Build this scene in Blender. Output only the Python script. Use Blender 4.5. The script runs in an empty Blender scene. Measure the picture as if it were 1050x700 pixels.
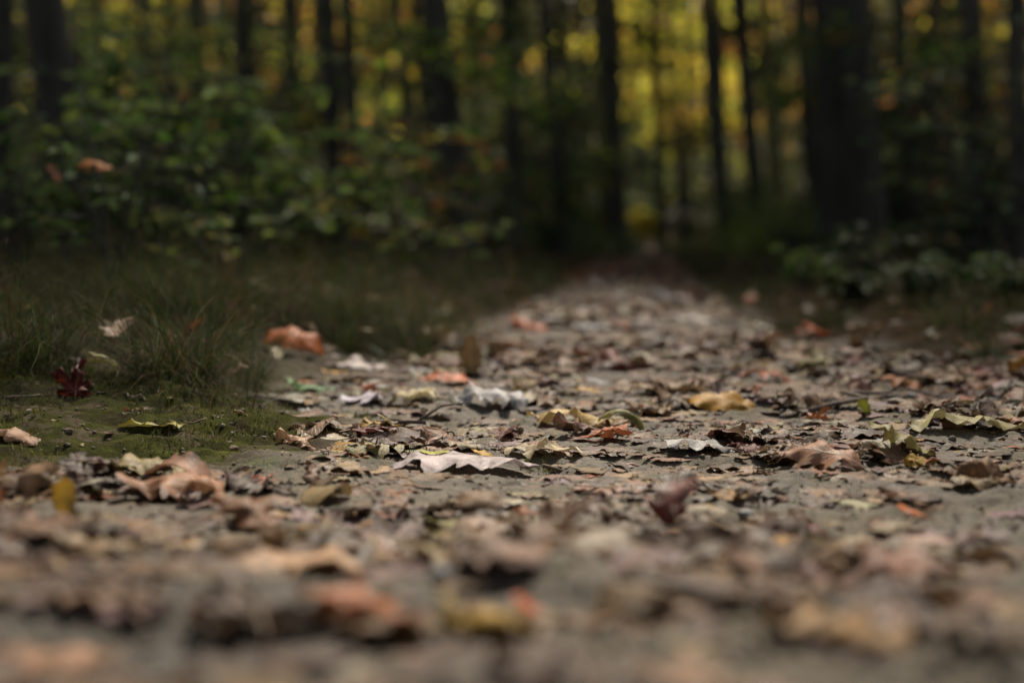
import bpy, math, random
import numpy as np
from mathutils import Matrix, Vector, Euler

SEED = 11
rng = np.random.default_rng(SEED)
random.seed(SEED)
R = math.radians
sc = bpy.context.scene
col = sc.collection

# ------------------------------------------------------------------ camera constants
CAMH = 0.262
FPX = 1458.0            # focal length in photo pixels (1050 wide)
HORIZ = 236.0
PITCH = math.atan((350 - HORIZ) / FPX)
CAM = np.array([0.0, 0.0, CAMH])
FWD = np.array([0, math.cos(PITCH), -math.sin(PITCH)])
UPV = np.array([0, math.sin(PITCH), math.cos(PITCH)])
RGT = np.array([1.0, 0, 0])

def pix_dir(px, py):
    return FWD + RGT * ((px - 525) / FPX) - UPV * ((py - 350) / FPX)

def at(px, py, Y):
    d = pix_dir(px, py)
    return CAM + d * (Y / d[1])

def project(p):
    d = np.asarray(p, float) - CAM
    z = d @ FWD
    z = np.where(np.abs(z) < 1e-6, 1e-6, z)
    return 525 + FPX * (d @ RGT) / z, 350 - FPX * (d @ UPV) / z, z

# ------------------------------------------------------------------ noise
_lat = np.random.default_rng(5).random((256, 256))
def vnoise(x, y):
    xi = np.floor(x).astype(int); yi = np.floor(y).astype(int)
    fx = x - xi; fy = y - yi
    fx = fx * fx * (3 - 2 * fx); fy = fy * fy * (3 - 2 * fy)
    g = lambda a, b: _lat[a & 255, b & 255]
    return ((g(xi, yi) * (1 - fx) + g(xi + 1, yi) * fx) * (1 - fy)
            + (g(xi, yi + 1) * (1 - fx) + g(xi + 1, yi + 1) * fx) * fy) * 2 - 1
def fbm(x, y, o=4, g=0.5):
    s = 0; a = 1
    for i in range(o):
        s = s + a * vnoise(x + 17.3 * i, y + 9.1 * i); x = x * 2.03; y = y * 2.03; a *= g
    return s
def sstep(a, b, x):
    t = np.clip((x - a) / (b - a), 0, 1)
    return t * t * (3 - 2 * t)

# ------------------------------------------------------------------ terrain
def edge_left(y):
    return np.interp(y, [-5, 1.30, 1.42, 1.9, 2.3, 2.8, 4.0, 5.6, 16, 30, 60], [-3.2, -3.0, -0.16, -0.26, -0.34, -0.19, 0.0, 0.14, 1.02, 2.3, 4.6])
def edge_right(y):
    return np.interp(y, [-5, 1.9, 2.4, 3.5, 5.6, 16, 30, 60], [3.2, 2.2, 0.86, 0.60, 0.76, 1.75, 2.8, 6.0])
def H(x, y):
    x = np.asarray(x, float); y = np.asarray(y, float)
    wob = 0.05 * vnoise(x * 3 + 3, y * 3)
    el = edge_left(y) + wob; er = edge_right(y) - wob
    far = sstep(2.5, 8, y)
    z = 0.010 * fbm(x * 2.2, y * 2.2, 3) + 0.006 * fbm(x * 9, y * 9 + 5, 3)
    near = 1 - far
    z = z + 0.0042 * fbm(x * 30 + y * 12, y * 44, 3) * near
    z = z + 0.009 * fbm(x * 11 + 40, y * 13, 2) * near * sstep(1.7, 0.9, y) + 0.004 * (1 - np.abs(fbm(x * 16, y * 22 + 7, 3))) * near
    z = z + 0.050 * sstep(1.30, 0.72, y) * sstep(0.1, 0.5, y)
    # mossy mound
    z = z + 0.050 * np.exp(-(((x + 0.66) / 0.42) ** 2 + ((y - 1.80) / 0.33) ** 2) ** 1.2)
    z = z + 0.011 * np.maximum(fbm(x * 15 + 2, y * 17, 2), -.3) * np.exp(-(((x + 0.70) / 0.45) ** 2 + ((y - 1.85) / 0.32) ** 2) ** 1.5)
    # banks either side
    z = z + 0.090 * sstep(0.0, 0.55, el - x) * sstep(1.75, 2.35, y)
    z = z + 0.055 * sstep(0.0, 0.6, x - er) * sstep(1.9, 2.6, y)
    # slight wheel-worn crown and tilt of the track near the lens
    z = z + 0.016 * sstep(0.15, 0.9, x) * sstep(2.2, 1.2, y)
    z = z + 0.06 * fbm(x * 0.35, y * 0.35, 2) * far * (sstep(0.2, 2.0, el - x) + sstep(0.2, 2.0, x - er))
    # path falls away a little at its far end, woods floor climbs beyond
    z = z - 0.10 * sstep(18, 32, y) * (1 - sstep(34, 60, y))
    rr = np.sqrt(x * x + y * y)
    z = z + 16.0 * sstep(62, 125, rr)
    return z
def hh(x, y):
    return float(H(np.array([x]), np.array([y]))[0])
def ground_at(px, py):
    d = pix_dir(px, py)
    t = 0.5
    while t < 80:
        p = CAM + d * t
        if p[2] <= hh(p[0], p[1]):
            lo, hi = t - max(0.01, t * 0.01), t
            for _ in range(12):
                m = (lo + hi) / 2; p = CAM + d * m
                if p[2] <= hh(p[0], p[1]): hi = m
                else: lo = m
            return CAM + d * hi
        t += max(0.01, t * 0.01)
    return CAM + d * 40

# ------------------------------------------------------------------ mesh helpers
def mesh_from(name, V, F, mat, uv=None, lc=None, smooth=True, parent=None):
    """V (n,3), F list/array of quads or tris; uv per vertex; lc per vertex colour (pigment of each leaf)"""
    me = bpy.data.meshes.new(name)
    V = np.asarray(V, np.float32)
    me.vertices.add(len(V)); me.vertices.foreach_set('co', V.ravel())
    if isinstance(F, np.ndarray):
        k = F.shape[1]; idx = F.ravel(); starts = np.arange(0, len(idx), k); 
    else:
        idx = np.concatenate([np.asarray(f) for f in F]); ln = np.array([len(f) for f in F]); starts = np.concatenate([[0], np.cumsum(ln)[:-1]])
    idx = idx.astype(np.int32)
    me.loops.add(len(idx)); me.loops.foreach_set('vertex_index', idx)
    me.polygons.add(len(starts)); me.polygons.foreach_set('loop_start', starts.astype(np.int32))
    me.polygons.foreach_set('use_smooth', np.full(len(starts), smooth))
    if uv is not None:
        l = me.uv_layers.new(name='UVMap'); l.data.foreach_set('uv', np.asarray(uv, np.float32)[idx].ravel())
    if lc is not None:
        a = me.color_attributes.new('pigment', 'FLOAT_COLOR', 'POINT')
        c4 = np.ones((len(V), 4), np.float32); c4[:, :3] = lc; a.data.foreach_set('color', c4.ravel())
    me.update(calc_edges=True); me.validate()
    if mat: me.materials.append(mat)
    o = bpy.data.objects.new(name, me); col.objects.link(o)
    if parent: o.parent = parent
    return o

class MB:
    def __init__(s): s.V = []; s.F = []; s.U = []; s.C = []; s.n = 0
    def add(s, V, F, U=None, C=None):
        V = np.asarray(V, float); s.V.append(V); s.F.append(np.asarray(F) + s.n); s.n += len(V)
        if U is not None: s.U.append(U)
        if C is not None: s.C.append(np.broadcast_to(np.asarray(C, float), (len(V), 3)))
    def build(s, name, mat, parent=None, smooth=True):
        V = np.concatenate(s.V); same = len({f.shape[1] for f in s.F}) == 1
        F = np.concatenate(s.F) if same else [r for f in s.F for r in f]
        return mesh_from(name, V, F, mat, np.concatenate(s.U) if s.U else None, np.concatenate(s.C) if s.C else None, smooth, parent)

def tube(pts, rad, seg=8, rough=0.0, seed=0, closed=True):
    pts = np.asarray(pts, float); n = len(pts); rad = np.broadcast_to(np.asarray(rad, float), (n,))
    tan = np.gradient(pts, axis=0); tan /= np.linalg.norm(tan, axis=1)[:, None] + 1e-9
    ref = np.array([0.0, 0, 1]) if abs(tan[0][2]) < 0.9 else np.array([1.0, 0, 0])
    a = np.cross(tan, ref); a /= np.linalg.norm(a, axis=1)[:, None] + 1e-9
    b = np.cross(tan, a)
    th = np.linspace(0, 2 * np.pi, seg, endpoint=False)
    rr = rad[:, None] * np.ones((1, seg))
    if rough:
        r = np.random.default_rng(seed); rr = rr * (1 + rough * r.normal(size=rr.shape)); rr *= 1 + rough * 1.5 * r.normal(size=(1, seg))
    V = pts[:, None, :] + rr[..., None] * (np.cos(th)[None, :, None] * a[:, None] + np.sin(th)[None, :, None] * b[:, None])
    V = V.reshape(-1, 3)
    F = []
    for i in range(n - 1):
        for j in range(seg):
            k = (j + 1) % seg
            F.append((i * seg + j, i * seg + k, (i + 1) * seg + k, (i + 1) * seg + j))
    V = np.vstack([V, pts[0], pts[-1]])
    for j in range(seg):
        k = (j + 1) % seg
        F.append((k, j, n * seg, n * seg)); F.append(((n - 1) * seg + j, (n - 1) * seg + k, n * seg + 1, n * seg + 1))
    return V, F
def tube_into(mb, *a, C=None, **k):
    V, F = tube(*a, **k)
    # quads and cap triangles split so every block is uniform
    q = np.array([f for f in F if f[2] != f[3]]); t = np.array([f[:3] for f in F if f[2] == f[3]])
    base = mb.n
    mb.V.append(V); mb.n += len(V); mb.F.append(q + base); mb.F.append(t + base)
    if C is not None: mb.C.append(np.broadcast_to(np.asarray(C, float), (len(V), 3)))

def tag(o, label=None, cat=None, group=None, kind=None):
    if label: o['label'] = label
    if cat: o['category'] = cat
    if group: o['group'] = group
    if kind: o['kind'] = kind
    return o
def empty(name, loc=(0, 0, 0), label=None, cat=None, group=None):
    o = bpy.data.objects.new(name, None); col.objects.link(o); o.location = tuple(loc); o.empty_display_size = 0.05
    return tag(o, label, cat, group)

# ------------------------------------------------------------------ materials
def newmat(name):
    m = bpy.data.materials.new(name); m.use_nodes = True; nt = m.node_tree; nt.nodes.clear()
    return m, nt
def N(nt, t, **kw):
    n = nt.nodes.new(t)
    for k, v in kw.items():
        if k.startswith('i_'): n.inputs[k[2:].replace('_', ' ')].default_value = v
        else: setattr(n, k, v)
    return n
def mathn(nt, op, a, b=None, c=None):
    n = nt.nodes.new('ShaderNodeMath'); n.operation = op
    for i, v in enumerate((a, b, c)):
        if v is None: continue
        if isinstance(v, (int, float)): n.inputs[i].default_value = v
        else: nt.links.new(v, n.inputs[i])
    return n.outputs[0]
def mixc(nt, fac, a, b, mode='MIX'):
    n = nt.nodes.new('ShaderNodeMix'); n.data_type = 'RGBA'; n.blend_type = mode
    for s, v in ((n.inputs[0], fac), (n.inputs[6], a), (n.inputs[7], b)):
        if isinstance(v, (int, float)): s.default_value = v
        elif isinstance(v, tuple): s.default_value = (*v, 1)[:4]
        else: nt.links.new(v, s)
    return n.outputs[2]
def noise(nt, vec, scale, detail=4, rough=0.55, out='Fac'):
    n = nt.nodes.new('ShaderNodeTexNoise'); n.inputs['Scale'].default_value = scale; n.inputs['Detail'].default_value = detail; n.inputs['Roughness'].default_value = rough
    if vec is not None: nt.links.new(vec, n.inputs['Vector'])
    return n.outputs[out]
def ramp(nt, fac, stops):
    n = nt.nodes.new('ShaderNodeValToRGB'); e = n.color_ramp.elements
    while len(e) < len(stops): e.new(0.5)
    for q, (p, c) in zip(e, stops): q.position = p; q.color = (*c, 1) if len(c) == 3 else c
    nt.links.new(fac, n.inputs[0]); return n.outputs[0]
def g(v): return (v, v, v)

def leaf_material(name, trans=0.25, rough=0.5, spec=0.5, veins=True, mott=1.0):
    m, nt = newmat(name); L = nt.links.new
    pig = N(nt, 'ShaderNodeAttribute', attribute_name='pigment').outputs['Color']
    geo = N(nt, 'ShaderNodeNewGeometry'); pos = geo.outputs['Position']
    c = pig
    if mott:
        n1 = noise(nt, pos, 55, 5, 0.65)
        c = mixc(nt, mathn(nt, 'MULTIPLY', 1.0 * mott, 1.0), c, ramp(nt, n1, [(0.30, g(0.36)), (0.5, g(0.95)), (0.72, g(1.42))]), 'MULTIPLY')
        n2 = noise(nt, pos, 210, 3, 0.6)
        spots = ramp(nt, n2, [(0.60, g(0)), (0.70, g(1))])
        c = mixc(nt, mathn(nt, 'MULTIPLY', spots, 0.6), c, (0.05, 0.03, 0.02))
    bump_h = None
    if veins:
        uv = N(nt, 'ShaderNodeUVMap'); sp = nt.nodes.new('ShaderNodeSeparateXYZ'); L(uv.outputs[0], sp.inputs[0])
        u, v = sp.outputs[0], sp.outputs[1]
        mid = mathn(nt, 'SUBTRACT', 1.0, mathn(nt, 'MULTIPLY', mathn(nt, 'ABSOLUTE', u), 16.0)); mid = mathn(nt, 'MAXIMUM', mid, 0.0)
        fr = mathn(nt, 'FRACT', mathn(nt, 'MULTIPLY', mathn(nt, 'SUBTRACT', v, mathn(nt, 'MULTIPLY', u, 0.30)), 9.0))
        sd = mathn(nt, 'ABSOLUTE', mathn(nt, 'SUBTRACT', fr, 0.5))
        side = mathn(nt, 'MAXIMUM', mathn(nt, 'SUBTRACT', 1.0, mathn(nt, 'MULTIPLY', sd, 9.0)), 0.0)
        vn = mathn(nt, 'MAXIMUM', mid, mathn(nt, 'MULTIPLY', side, 0.6))
        c = mixc(nt, mathn(nt, 'MULTIPLY', vn, 0.62), c, mixc(nt, 0.5, c, (0.45, 0.36, 0.24)))
        bump_h = mathn(nt, 'ADD', mathn(nt, 'MULTIPLY', vn, 0.8), mathn(nt, 'MULTIPLY', noise(nt, pos, 260, 3), 0.9))
    # underside a little paler and greyer, as on real leaves
    c = mixc(nt, mathn(nt, 'MULTIPLY', geo.outputs['Backfacing'], 0.30), c, mixc(nt, 0.5, c, (0.28, 0.22, 0.16)))
    b = N(nt, 'ShaderNodeBsdfPrincipled'); L(c, b.inputs['Base Color']); b.inputs['Specular IOR Level'].default_value = spec
    if mott:
        rr = noise(nt, pos, 24, 2); L(mathn(nt, 'ADD', mathn(nt, 'MULTIPLY', rr, 0.35), rough - 0.17), b.inputs['Roughness'])
    else: b.inputs['Roughness'].default_value = rough
    if bump_h is not None:
        bp = N(nt, 'ShaderNodeBump'); bp.inputs['Strength'].default_value = 0.55; bp.inputs['Distance'].default_value = 0.0012; L(bump_h, bp.inputs['Height']); L(bp.outputs[0], b.inputs['Normal'])
    t = N(nt, 'ShaderNodeBsdfTranslucent'); L(c, t.inputs['Color'])
    mx = N(nt, 'ShaderNodeMixShader'); mx.inputs[0].default_value = trans; L(b.outputs[0], mx.inputs[1]); L(t.outputs[0], mx.inputs[2])
    o = N(nt, 'ShaderNodeOutputMaterial'); L(mx.outputs[0], o.inputs[0])
    return m

def simple_mat(name, c1, c2, scale, rough=0.85, bump=0.3, bdist=0.01, stretch=None, spec=0.3):
    m, nt = newmat(name); L = nt.links.new
    tc = N(nt, 'ShaderNodeTexCoord'); mp = N(nt, 'ShaderNodeMapping'); L(tc.outputs['Object'], mp.inputs[0])
    if stretch: mp.inputs['Scale'].default_value = stretch
    n1 = noise(nt, mp.outputs[0], scale, 6, 0.65)
    c = ramp(nt, n1, [(0.3, c1), (0.68, c2)])
    b = N(nt, 'ShaderNodeBsdfPrincipled'); L(c, b.inputs['Base Color']); b.inputs['Roughness'].default_value = rough; b.inputs['Specular IOR Level'].default_value = spec
    bp = N(nt, 'ShaderNodeBump'); bp.inputs['Strength'].default_value = bump; bp.inputs['Distance'].default_value = bdist
    L(noise(nt, mp.outputs[0], scale * 1.7, 6, 0.7), bp.inputs['Height']); L(bp.outputs[0], b.inputs['Normal'])
    o = N(nt, 'ShaderNodeOutputMaterial'); L(b.outputs[0], o.inputs[0])
    return m

def ground_mat(name):
    m, nt = newmat(name); L = nt.links.new
    pos = N(nt, 'ShaderNodeNewGeometry').outputs['Position']
    a = N(nt, 'ShaderNodeAttribute', attribute_name='zone'); sp = nt.nodes.new('ShaderNodeSeparateColor'); L(a.outputs['Color'], sp.inputs[0])
    moss, woods = sp.outputs[0], sp.outputs[1]
    n1 = noise(nt, pos, 7, 6, 0.6); n2 = noise(nt, pos, 90, 5, 0.7); n3 = noise(nt, pos, 420, 3, 0.7)
    dirt = ramp(nt, n1, [(0.3, (0.068, 0.053, 0.034)), (0.55, (0.130, 0.106, 0.068)), (0.75, (0.21, 0.178, 0.122))])
    dirt = mixc(nt, 0.85, dirt, ramp(nt, n2, [(0.32, g(0.35)), (0.5, g(0.9)), (0.75, g(1.3))]), 'MULTIPLY')
    dirt = mixc(nt, 0.6, dirt, ramp(nt, n3, [(0.35, g(0.55)), (0.6, g(1.15))]), 'MULTIPLY')
    wet = ramp(nt, noise(nt, pos, 3.1, 4), [(0.45, g(0)), (0.62, g(1))])
    dirt = mixc(nt, mathn(nt, 'MULTIPLY', wet, 0.6), dirt, (0.09, 0.075, 0.06))
    mc = ramp(nt, noise(nt, pos, 26, 5, 0.7), [(0.3, (0.036, 0.030, 0.018)), (0.5, (0.045, 0.050, 0.014)), (0.72, (0.095, 0.10, 0.026))])
    mk = mathn(nt, 'ADD', moss, mathn(nt, 'MULTIPLY', mathn(nt, 'SUBTRACT', noise(nt, pos, 11, 5, 0.7), 0.5), 3.4))
    mk = ramp(nt, mk, [(0.66, g(0)), (0.92, g(1))])
    mk = mathn(nt, 'MULTIPLY', mk, mathn(nt, 'MINIMUM', mathn(nt, 'MULTIPLY', moss, 5.0), 1.0))
    c = mixc(nt, mk, dirt, mc)
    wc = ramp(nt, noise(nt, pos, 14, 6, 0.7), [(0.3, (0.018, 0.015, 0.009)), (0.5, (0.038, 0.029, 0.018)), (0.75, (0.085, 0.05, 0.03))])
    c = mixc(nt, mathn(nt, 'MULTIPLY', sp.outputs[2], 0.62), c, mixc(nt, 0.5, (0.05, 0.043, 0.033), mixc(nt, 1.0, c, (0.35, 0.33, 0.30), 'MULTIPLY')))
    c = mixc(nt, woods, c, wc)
    b = N(nt, 'ShaderNodeBsdfPrincipled'); L(c, b.inputs['Base Color'])
    L(mathn(nt, 'MAXIMUM', ramp(nt, n1, [(0.35, g(0.62)), (0.7, g(0.92))]), mathn(nt, 'MAXIMUM', woods, moss)), b.inputs['Roughness'])
    L(mathn(nt, 'MULTIPLY', mathn(nt, 'SUBTRACT', 1.0, mathn(nt, 'MAXIMUM', woods, moss)), 0.3), b.inputs['Specular IOR Level'])
    bp = N(nt, 'ShaderNodeBump'); bp.inputs['Strength'].default_value = 0.9; bp.inputs['Distance'].default_value = 0.005
    L(mathn(nt, 'ADD', n2, mathn(nt, 'MULTIPLY', n3, 0.5)), bp.inputs['Height']); L(bp.outputs[0], b.inputs['Normal'])
    o = N(nt, 'ShaderNodeOutputMaterial'); L(b.outputs[0], o.inputs[0])
    return m

M = {}
M['litter'] = leaf_material('fallen_leaf', 0.18, 0.56, 0.20)
M['foliage'] = leaf_material('living_foliage', 0.46, 0.6, 0.12, veins=False, mott=0)
M['autumn'] = leaf_material('autumn_foliage', 0.68, 0.6, 0.10, veins=False, mott=0)
M['grass'] = leaf_material('grass_blade', 0.35, 0.75, 0.05, veins=False, mott=0)
M['stem'] = simple_mat('leaf_stalk', (0.10, 0.06, 0.035), (0.22, 0.14, 0.08), 80, 0.6, 0.1, 0.001)
M['bark'] = simple_mat('bark', (0.018, 0.018, 0.014), (0.085, 0.080, 0.062), 9, 0.9, 0.9, 0.04, (1, 1, 0.18))
M['bark_green'] = simple_mat('lit_olive_bark', (0.07, 0.07, 0.025), (0.19, 0.18, 0.07), 9, 0.9, 0.8, 0.03, (1, 1, 0.2))  # olive bark, its colour brightened to pass for sunlit stems
M['twig'] = simple_mat('dead_twig', (0.05, 0.038, 0.028), (0.17, 0.135, 0.10), 60, 0.85, 0.5, 0.003, (1, 1, 1))
M['stone'] = simple_mat('stone', (0.07, 0.075, 0.08), (0.22, 0.22, 0.22), 45, 0.6, 0.4, 0.003)
M['crumb'] = simple_mat('soil_crumb', (0.06, 0.048, 0.034), (0.27, 0.22, 0.165), 70, 0.95, 0.5, 0.002)
M['ground'] = ground_mat('ground')

# ------------------------------------------------------------------ ground sheet, split along the path's edge
def axis(lo, hi, a, b, step, grow=1.07):
    mid = list(np.arange(a, b, step)); s = step; up = [mid[-1]]
    while up[-1] < hi: s *= grow; up.append(up[-1] + s)
    s = step; dn = [mid[0]]
    while dn[-1] > lo: s *= grow; dn.append(dn[-1] - s)
    return np.array(dn[:0:-1] + mid + up[1:])
gx = axis(-135, 135, -0.86, 0.92, 0.0068, 1.05); gy = axis(-60, 140, 0.80, 2.45, 0.0068, 1.035)
GX, GY = np.meshgrid(gx, gy, indexing='ij')
GZ = H(GX, GY)
el = edge_left(GY); er = edge_right(GY)
wobb = 0.12 * fbm(GX * 4, GY * 4, 3)
inpath = sstep(-0.10, 0.12, GX - el + wobb * 0.6) * sstep(-0.12, 0.16, er - GX + wobb)
moundm = np.exp(-(((GX + 0.72) / 0.46) ** 2 + ((GY - 1.78) / 0.30) ** 2) ** 1.3)
verge = (1 - inpath) * (1 - sstep(5, 9, GY)) * sstep(1.3, 1.6, GY)
mossw = np.clip(moundm * 0.95 + verge * 0.75, 0, 1)
woods = np.clip((1 - inpath) * sstep(1.9, 3.2, GY) + 0.9 * sstep(7, 10, GY) + sstep(60, 70, np.hypot(GX, GY)), 0, 1)  # forest floor, plus canopy shade painted into the far path's soil
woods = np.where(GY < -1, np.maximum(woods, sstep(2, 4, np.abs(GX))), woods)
nx, ny = GX.shape
idx = np.arange(nx * ny).reshape(nx, ny)
Q = np.stack([idx[:-1, :-1], idx[1:, :-1], idx[1:, 1:], idx[:-1, 1:]], -1).reshape(-1, 4)
Vg = np.stack([GX, GY, GZ], -1).reshape(-1, 3)
dark_soil = np.clip(sstep(0.10, -0.22, GX + .10 * fbm(GX * 5, GY * 5, 3)) * sstep(1.22, 0.98, GY) + moundm * .75, 0, 1)  # darker soil at the lower left and on the mound
Zc = np.stack([mossw, woods, dark_soil], -1).reshape(-1, 3)
def sub_mesh(name, qsel):
    used, inv = np.unique(qsel, return_inverse=True)
    o = mesh_from(name, Vg[used], inv.reshape(-1, 4), M['ground'])
    a = o.data.color_attributes.new('zone', 'FLOAT_COLOR', 'POINT'); c4 = np.ones((len(used), 4), np.float32); c4[:, :3] = Zc[used]; a.data.foreach_set('color', c4.ravel())
    return tag(o, kind='structure')
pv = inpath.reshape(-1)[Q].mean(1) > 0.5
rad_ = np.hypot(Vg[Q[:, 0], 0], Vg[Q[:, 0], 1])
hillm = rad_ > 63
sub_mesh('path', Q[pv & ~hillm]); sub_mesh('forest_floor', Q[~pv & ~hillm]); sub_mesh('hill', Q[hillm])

# ------------------------------------------------------------------ fallen leaves
PAL = {  # pigment albedo and its plain name
    'tan': (0.36, 0.26, 0.17), 'grey-tan': (0.37, 0.32, 0.26), 'pinkish brown': (0.30, 0.205, 0.142), 'dark brown': (0.085, 0.052, 0.036),
    'brown': (0.19, 0.115, 0.07), 'rust': (0.30, 0.12, 0.045), 'orange': (0.42, 0.145, 0.025), 'ochre': (0.38, 0.24, 0.085),
    'golden': (0.40, 0.235, 0.075), 'yellow-green': (0.28, 0.29, 0.08), 'cream': (0.52, 0.45, 0.33), 'silver-grey': (0.40, 0.365, 0.335),
    'pale green': (0.24, 0.34, 0.22), 'maroon': (0.14, 0.04, 0.03), 'olive': (0.25, 0.22, 0.10), 'white': (0.60, 0.565, 0.53),
    'khaki': (0.35, 0.29, 0.165), 'purple-brown': (0.21, 0.14, 0.135),
}
def leaf_shape(kind, r, nt=26, nu=4):
    """local leaf, tip along +y, length 1, returns V(x,y), UV, faces"""
    if kind == 'maple':
        nth, nr = max(20, nt * 2), nu + 1
        th = np.linspace(-math.pi / 2 - 0.02 + 0.18, 1.5 * math.pi - 0.18, nth)
        lobes = [(90, 1.0), (90 - 48, 0.86), (90 + 48, 0.86), (90 - 105, 0.55), (90 + 105, 0.55)]
        rad = np.full(nth, 0.20); off = np.full(nth, 1.0)
        for a, l in lobes:
            d = np.abs(np.degrees(th) - a)
            prof = l * (0.30 + 0.70 * np.clip(1 - d / 25, 0, 1) ** 0.8)
            prof *= 1 + 0.13 * np.cos(d * 0.45)
            m = d < 27; rad = np.where(m, np.maximum(rad, prof), rad); off = np.minimum(off, d / 25)
        rad *= 0.62 * (1 + 0.06 * r.normal(size=nth))
        rs = np.linspace(0, 1, nr + 1)[1:] ** 0.8
        P = (rs[:, None, None] * rad[None, :, None]) * np.stack([np.cos(th), np.sin(th)], -1)[None]
        P = np.vstack([[[0, 0]], P.reshape(-1, 2)])
        uv = np.stack([np.clip(off[None] * rs[:, None], 0, 1), np.repeat(rs[:, None], nth, 1)], -1).reshape(-1, 2)
        uv = np.vstack([[[0, 0]], uv])
        F = []
        for j in range(nth - 1):
            F.append((0, 1 + j, 2 + j, 2 + j))
        for i in range(nr - 1):
            for j in range(nth - 1):
                a = 1 + i * nth + j; F.append((a, a + nth, a + nth + 1, a + 1))
        P[:, 1] += 0.0
        return P, uv, F
    t = np.linspace(0, 1, nt)
    if kind == 'oak':
        env = 0.36 * np.sin(np.pi * np.clip(t, 0, 1) ** 0.85) ** 0.6
        nl = r.uniform(3.3, 4.4); ph = r.uniform(0, 6)
        lob = 0.5 + 0.5 * np.cos(2 * np.pi * nl * t + ph)
        W = env * (0.42 + 0.58 * lob ** 0.7)
        fwd = 0.10
    elif kind == 'beech':
        W = r.uniform(0.24, 0.31) * np.sin(np.pi * t ** 0.9) ** 0.8; lob = 0; fwd = 0.05
    elif kind == 'fragment':
        W = 0.33 * np.sin(np.pi * t) ** 0.5; lob = 0; fwd = r.uniform(-0.2, 0.2)
        W = W * (1 + 0.22 * r.normal(size=nt))
    else:  # long narrow
        W = 0.15 * np.sin(np.pi * t ** 0.9) ** 0.7; lob = 0; fwd = 0.03
    W = np.maximum(W * (1 + 0.05 * r.normal(size=nt)), 0.004)
    us = np.linspace(-1, 1, 2 * nu + 1)
    wl = W * (1 + 0.09 * r.normal(size=nt)); wr = W * (1 + 0.09 * r.normal(size=nt))
    X = np.where(us[None] < 0, us[None] * wl[:, None], us[None] * wr[:, None])
    Y = t[:, None] + fwd * np.abs(us)[None] * (np.asarray(lob)[:, None] if kind == 'oak' else np.sin(np.pi * t)[:, None])
    Y = Y - 0.0
    P = np.stack([X, Y], -1).reshape(-1, 2)
    uv = np.stack([np.abs(us)[None] * np.ones_like(Y), t[:, None] * np.ones_like(X)], -1).reshape(-1, 2)
    k = 2 * nu + 1; F = []
    for i in range(nt - 1):
        for j in range(k - 1):
            a = i * k + j; F.append((a, a + 1, a + k + 1, a + k))
    P[:, 1] -= 0.5
    return P, uv, F

def bend(P3, axis_i, k, c=0.0):
    if abs(k) < 1e-4: return P3
    s = P3[:, axis_i] - c; z = P3[:, 2].copy(); P3 = P3.copy()
    rr = 1 / k - z
    P3[:, axis_i] = c + np.sin(s * k) * rr; P3[:, 2] = 1 / k - np.cos(s * k) * rr
    return P3

def make_leaf(kind, L, yaw, pit, rol, cx, cy, wav, r, hi=True):
    """returns world-oriented blade V, uv, F and stalk polyline; origin near the leaf's middle"""
    nt, nu = ((28, 5) if hi else (9, 2))
    P, uv, F = leaf_shape(kind, r, nt, nu)
    stalk = np.array([[0, P[:, 1].min() if kind != 'maple' else 0, 0]]) * np.ones((6, 1))
    sl = r.uniform(0.18, 0.4); stalk[:, 1] -= np.linspace(0, sl, 6); stalk[:, 0] += r.uniform(-0.1, 0.1) * np.linspace(0, 1, 6) ** 2
    A = np.vstack([np.column_stack([P, np.zeros(len(P))]), stalk])
    sx, sy = r.uniform(0, 9, 2)
    # crumple, mostly towards the rim
    rim = np.concatenate([uv[:, 0] if kind != 'maple' else uv[:, 1], np.zeros(6)])
    A[:, 2] += wav * (0.35 + rim) * (0.6 * vnoise(A[:, 0] * 4 + sx, A[:, 1] * 4 + sy) + 0.35 * vnoise(A[:, 0] * 11 + sy, A[:, 1] * 11 + sx)) * 0.5
    A[:, 2] += wav * 0.28 * rim * np.sin(A[:, 1] * r.uniform(14, 22) + sx)
    A[:, 2] += 0.06 * np.abs(A[:, 0]) * (1 if r.random() < .5 else -1)
    ang = r.uniform(-0.5, 0.5); ca, sa = math.cos(ang), math.sin(ang)
    A[:, :2] = A[:, :2] @ np.array([[ca, -sa], [sa, ca]])
    A = bend(A, 0, cx); A = bend(A, 1, cy)
    A[:, :2] = A[:, :2] @ np.array([[ca, sa], [-sa, ca]])
    A *= L
    Mx = np.array(Euler((R(pit), R(rol), R(yaw)), 'XYZ').to_matrix())
    A = A @ Mx.T
    return A[:-6], uv, F, A[-6:]

# height map of what already lies on the ground, so that leaves pile up on each other
hx0, hy0, hs = -3.0, 0.4, 0.012
HM = np.zeros((600, 800))
def rest(V, x, y, sink=0.0, pct=12):
    X = V[:, 0] + x; Y = V[:, 1] + y
    g0 = H(X, Y)
    i = np.clip(((X - hx0) / hs).astype(int), 0, 599); j = np.clip(((Y - hy0) / hs).astype(int), 0, 799)
    gap = V[:, 2] - g0 - HM[i, j]
    z = -np.percentile(gap, pct) - sink
    z = max(z, -np.percentile(V[:, 2] - g0, 10) - 0.001)
    hgt = np.minimum(V[:, 2] + z - g0, 0.022)
    np.maximum.at(HM, (i, j), np.maximum(hgt, 0) * 0.75)
    return z

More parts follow.
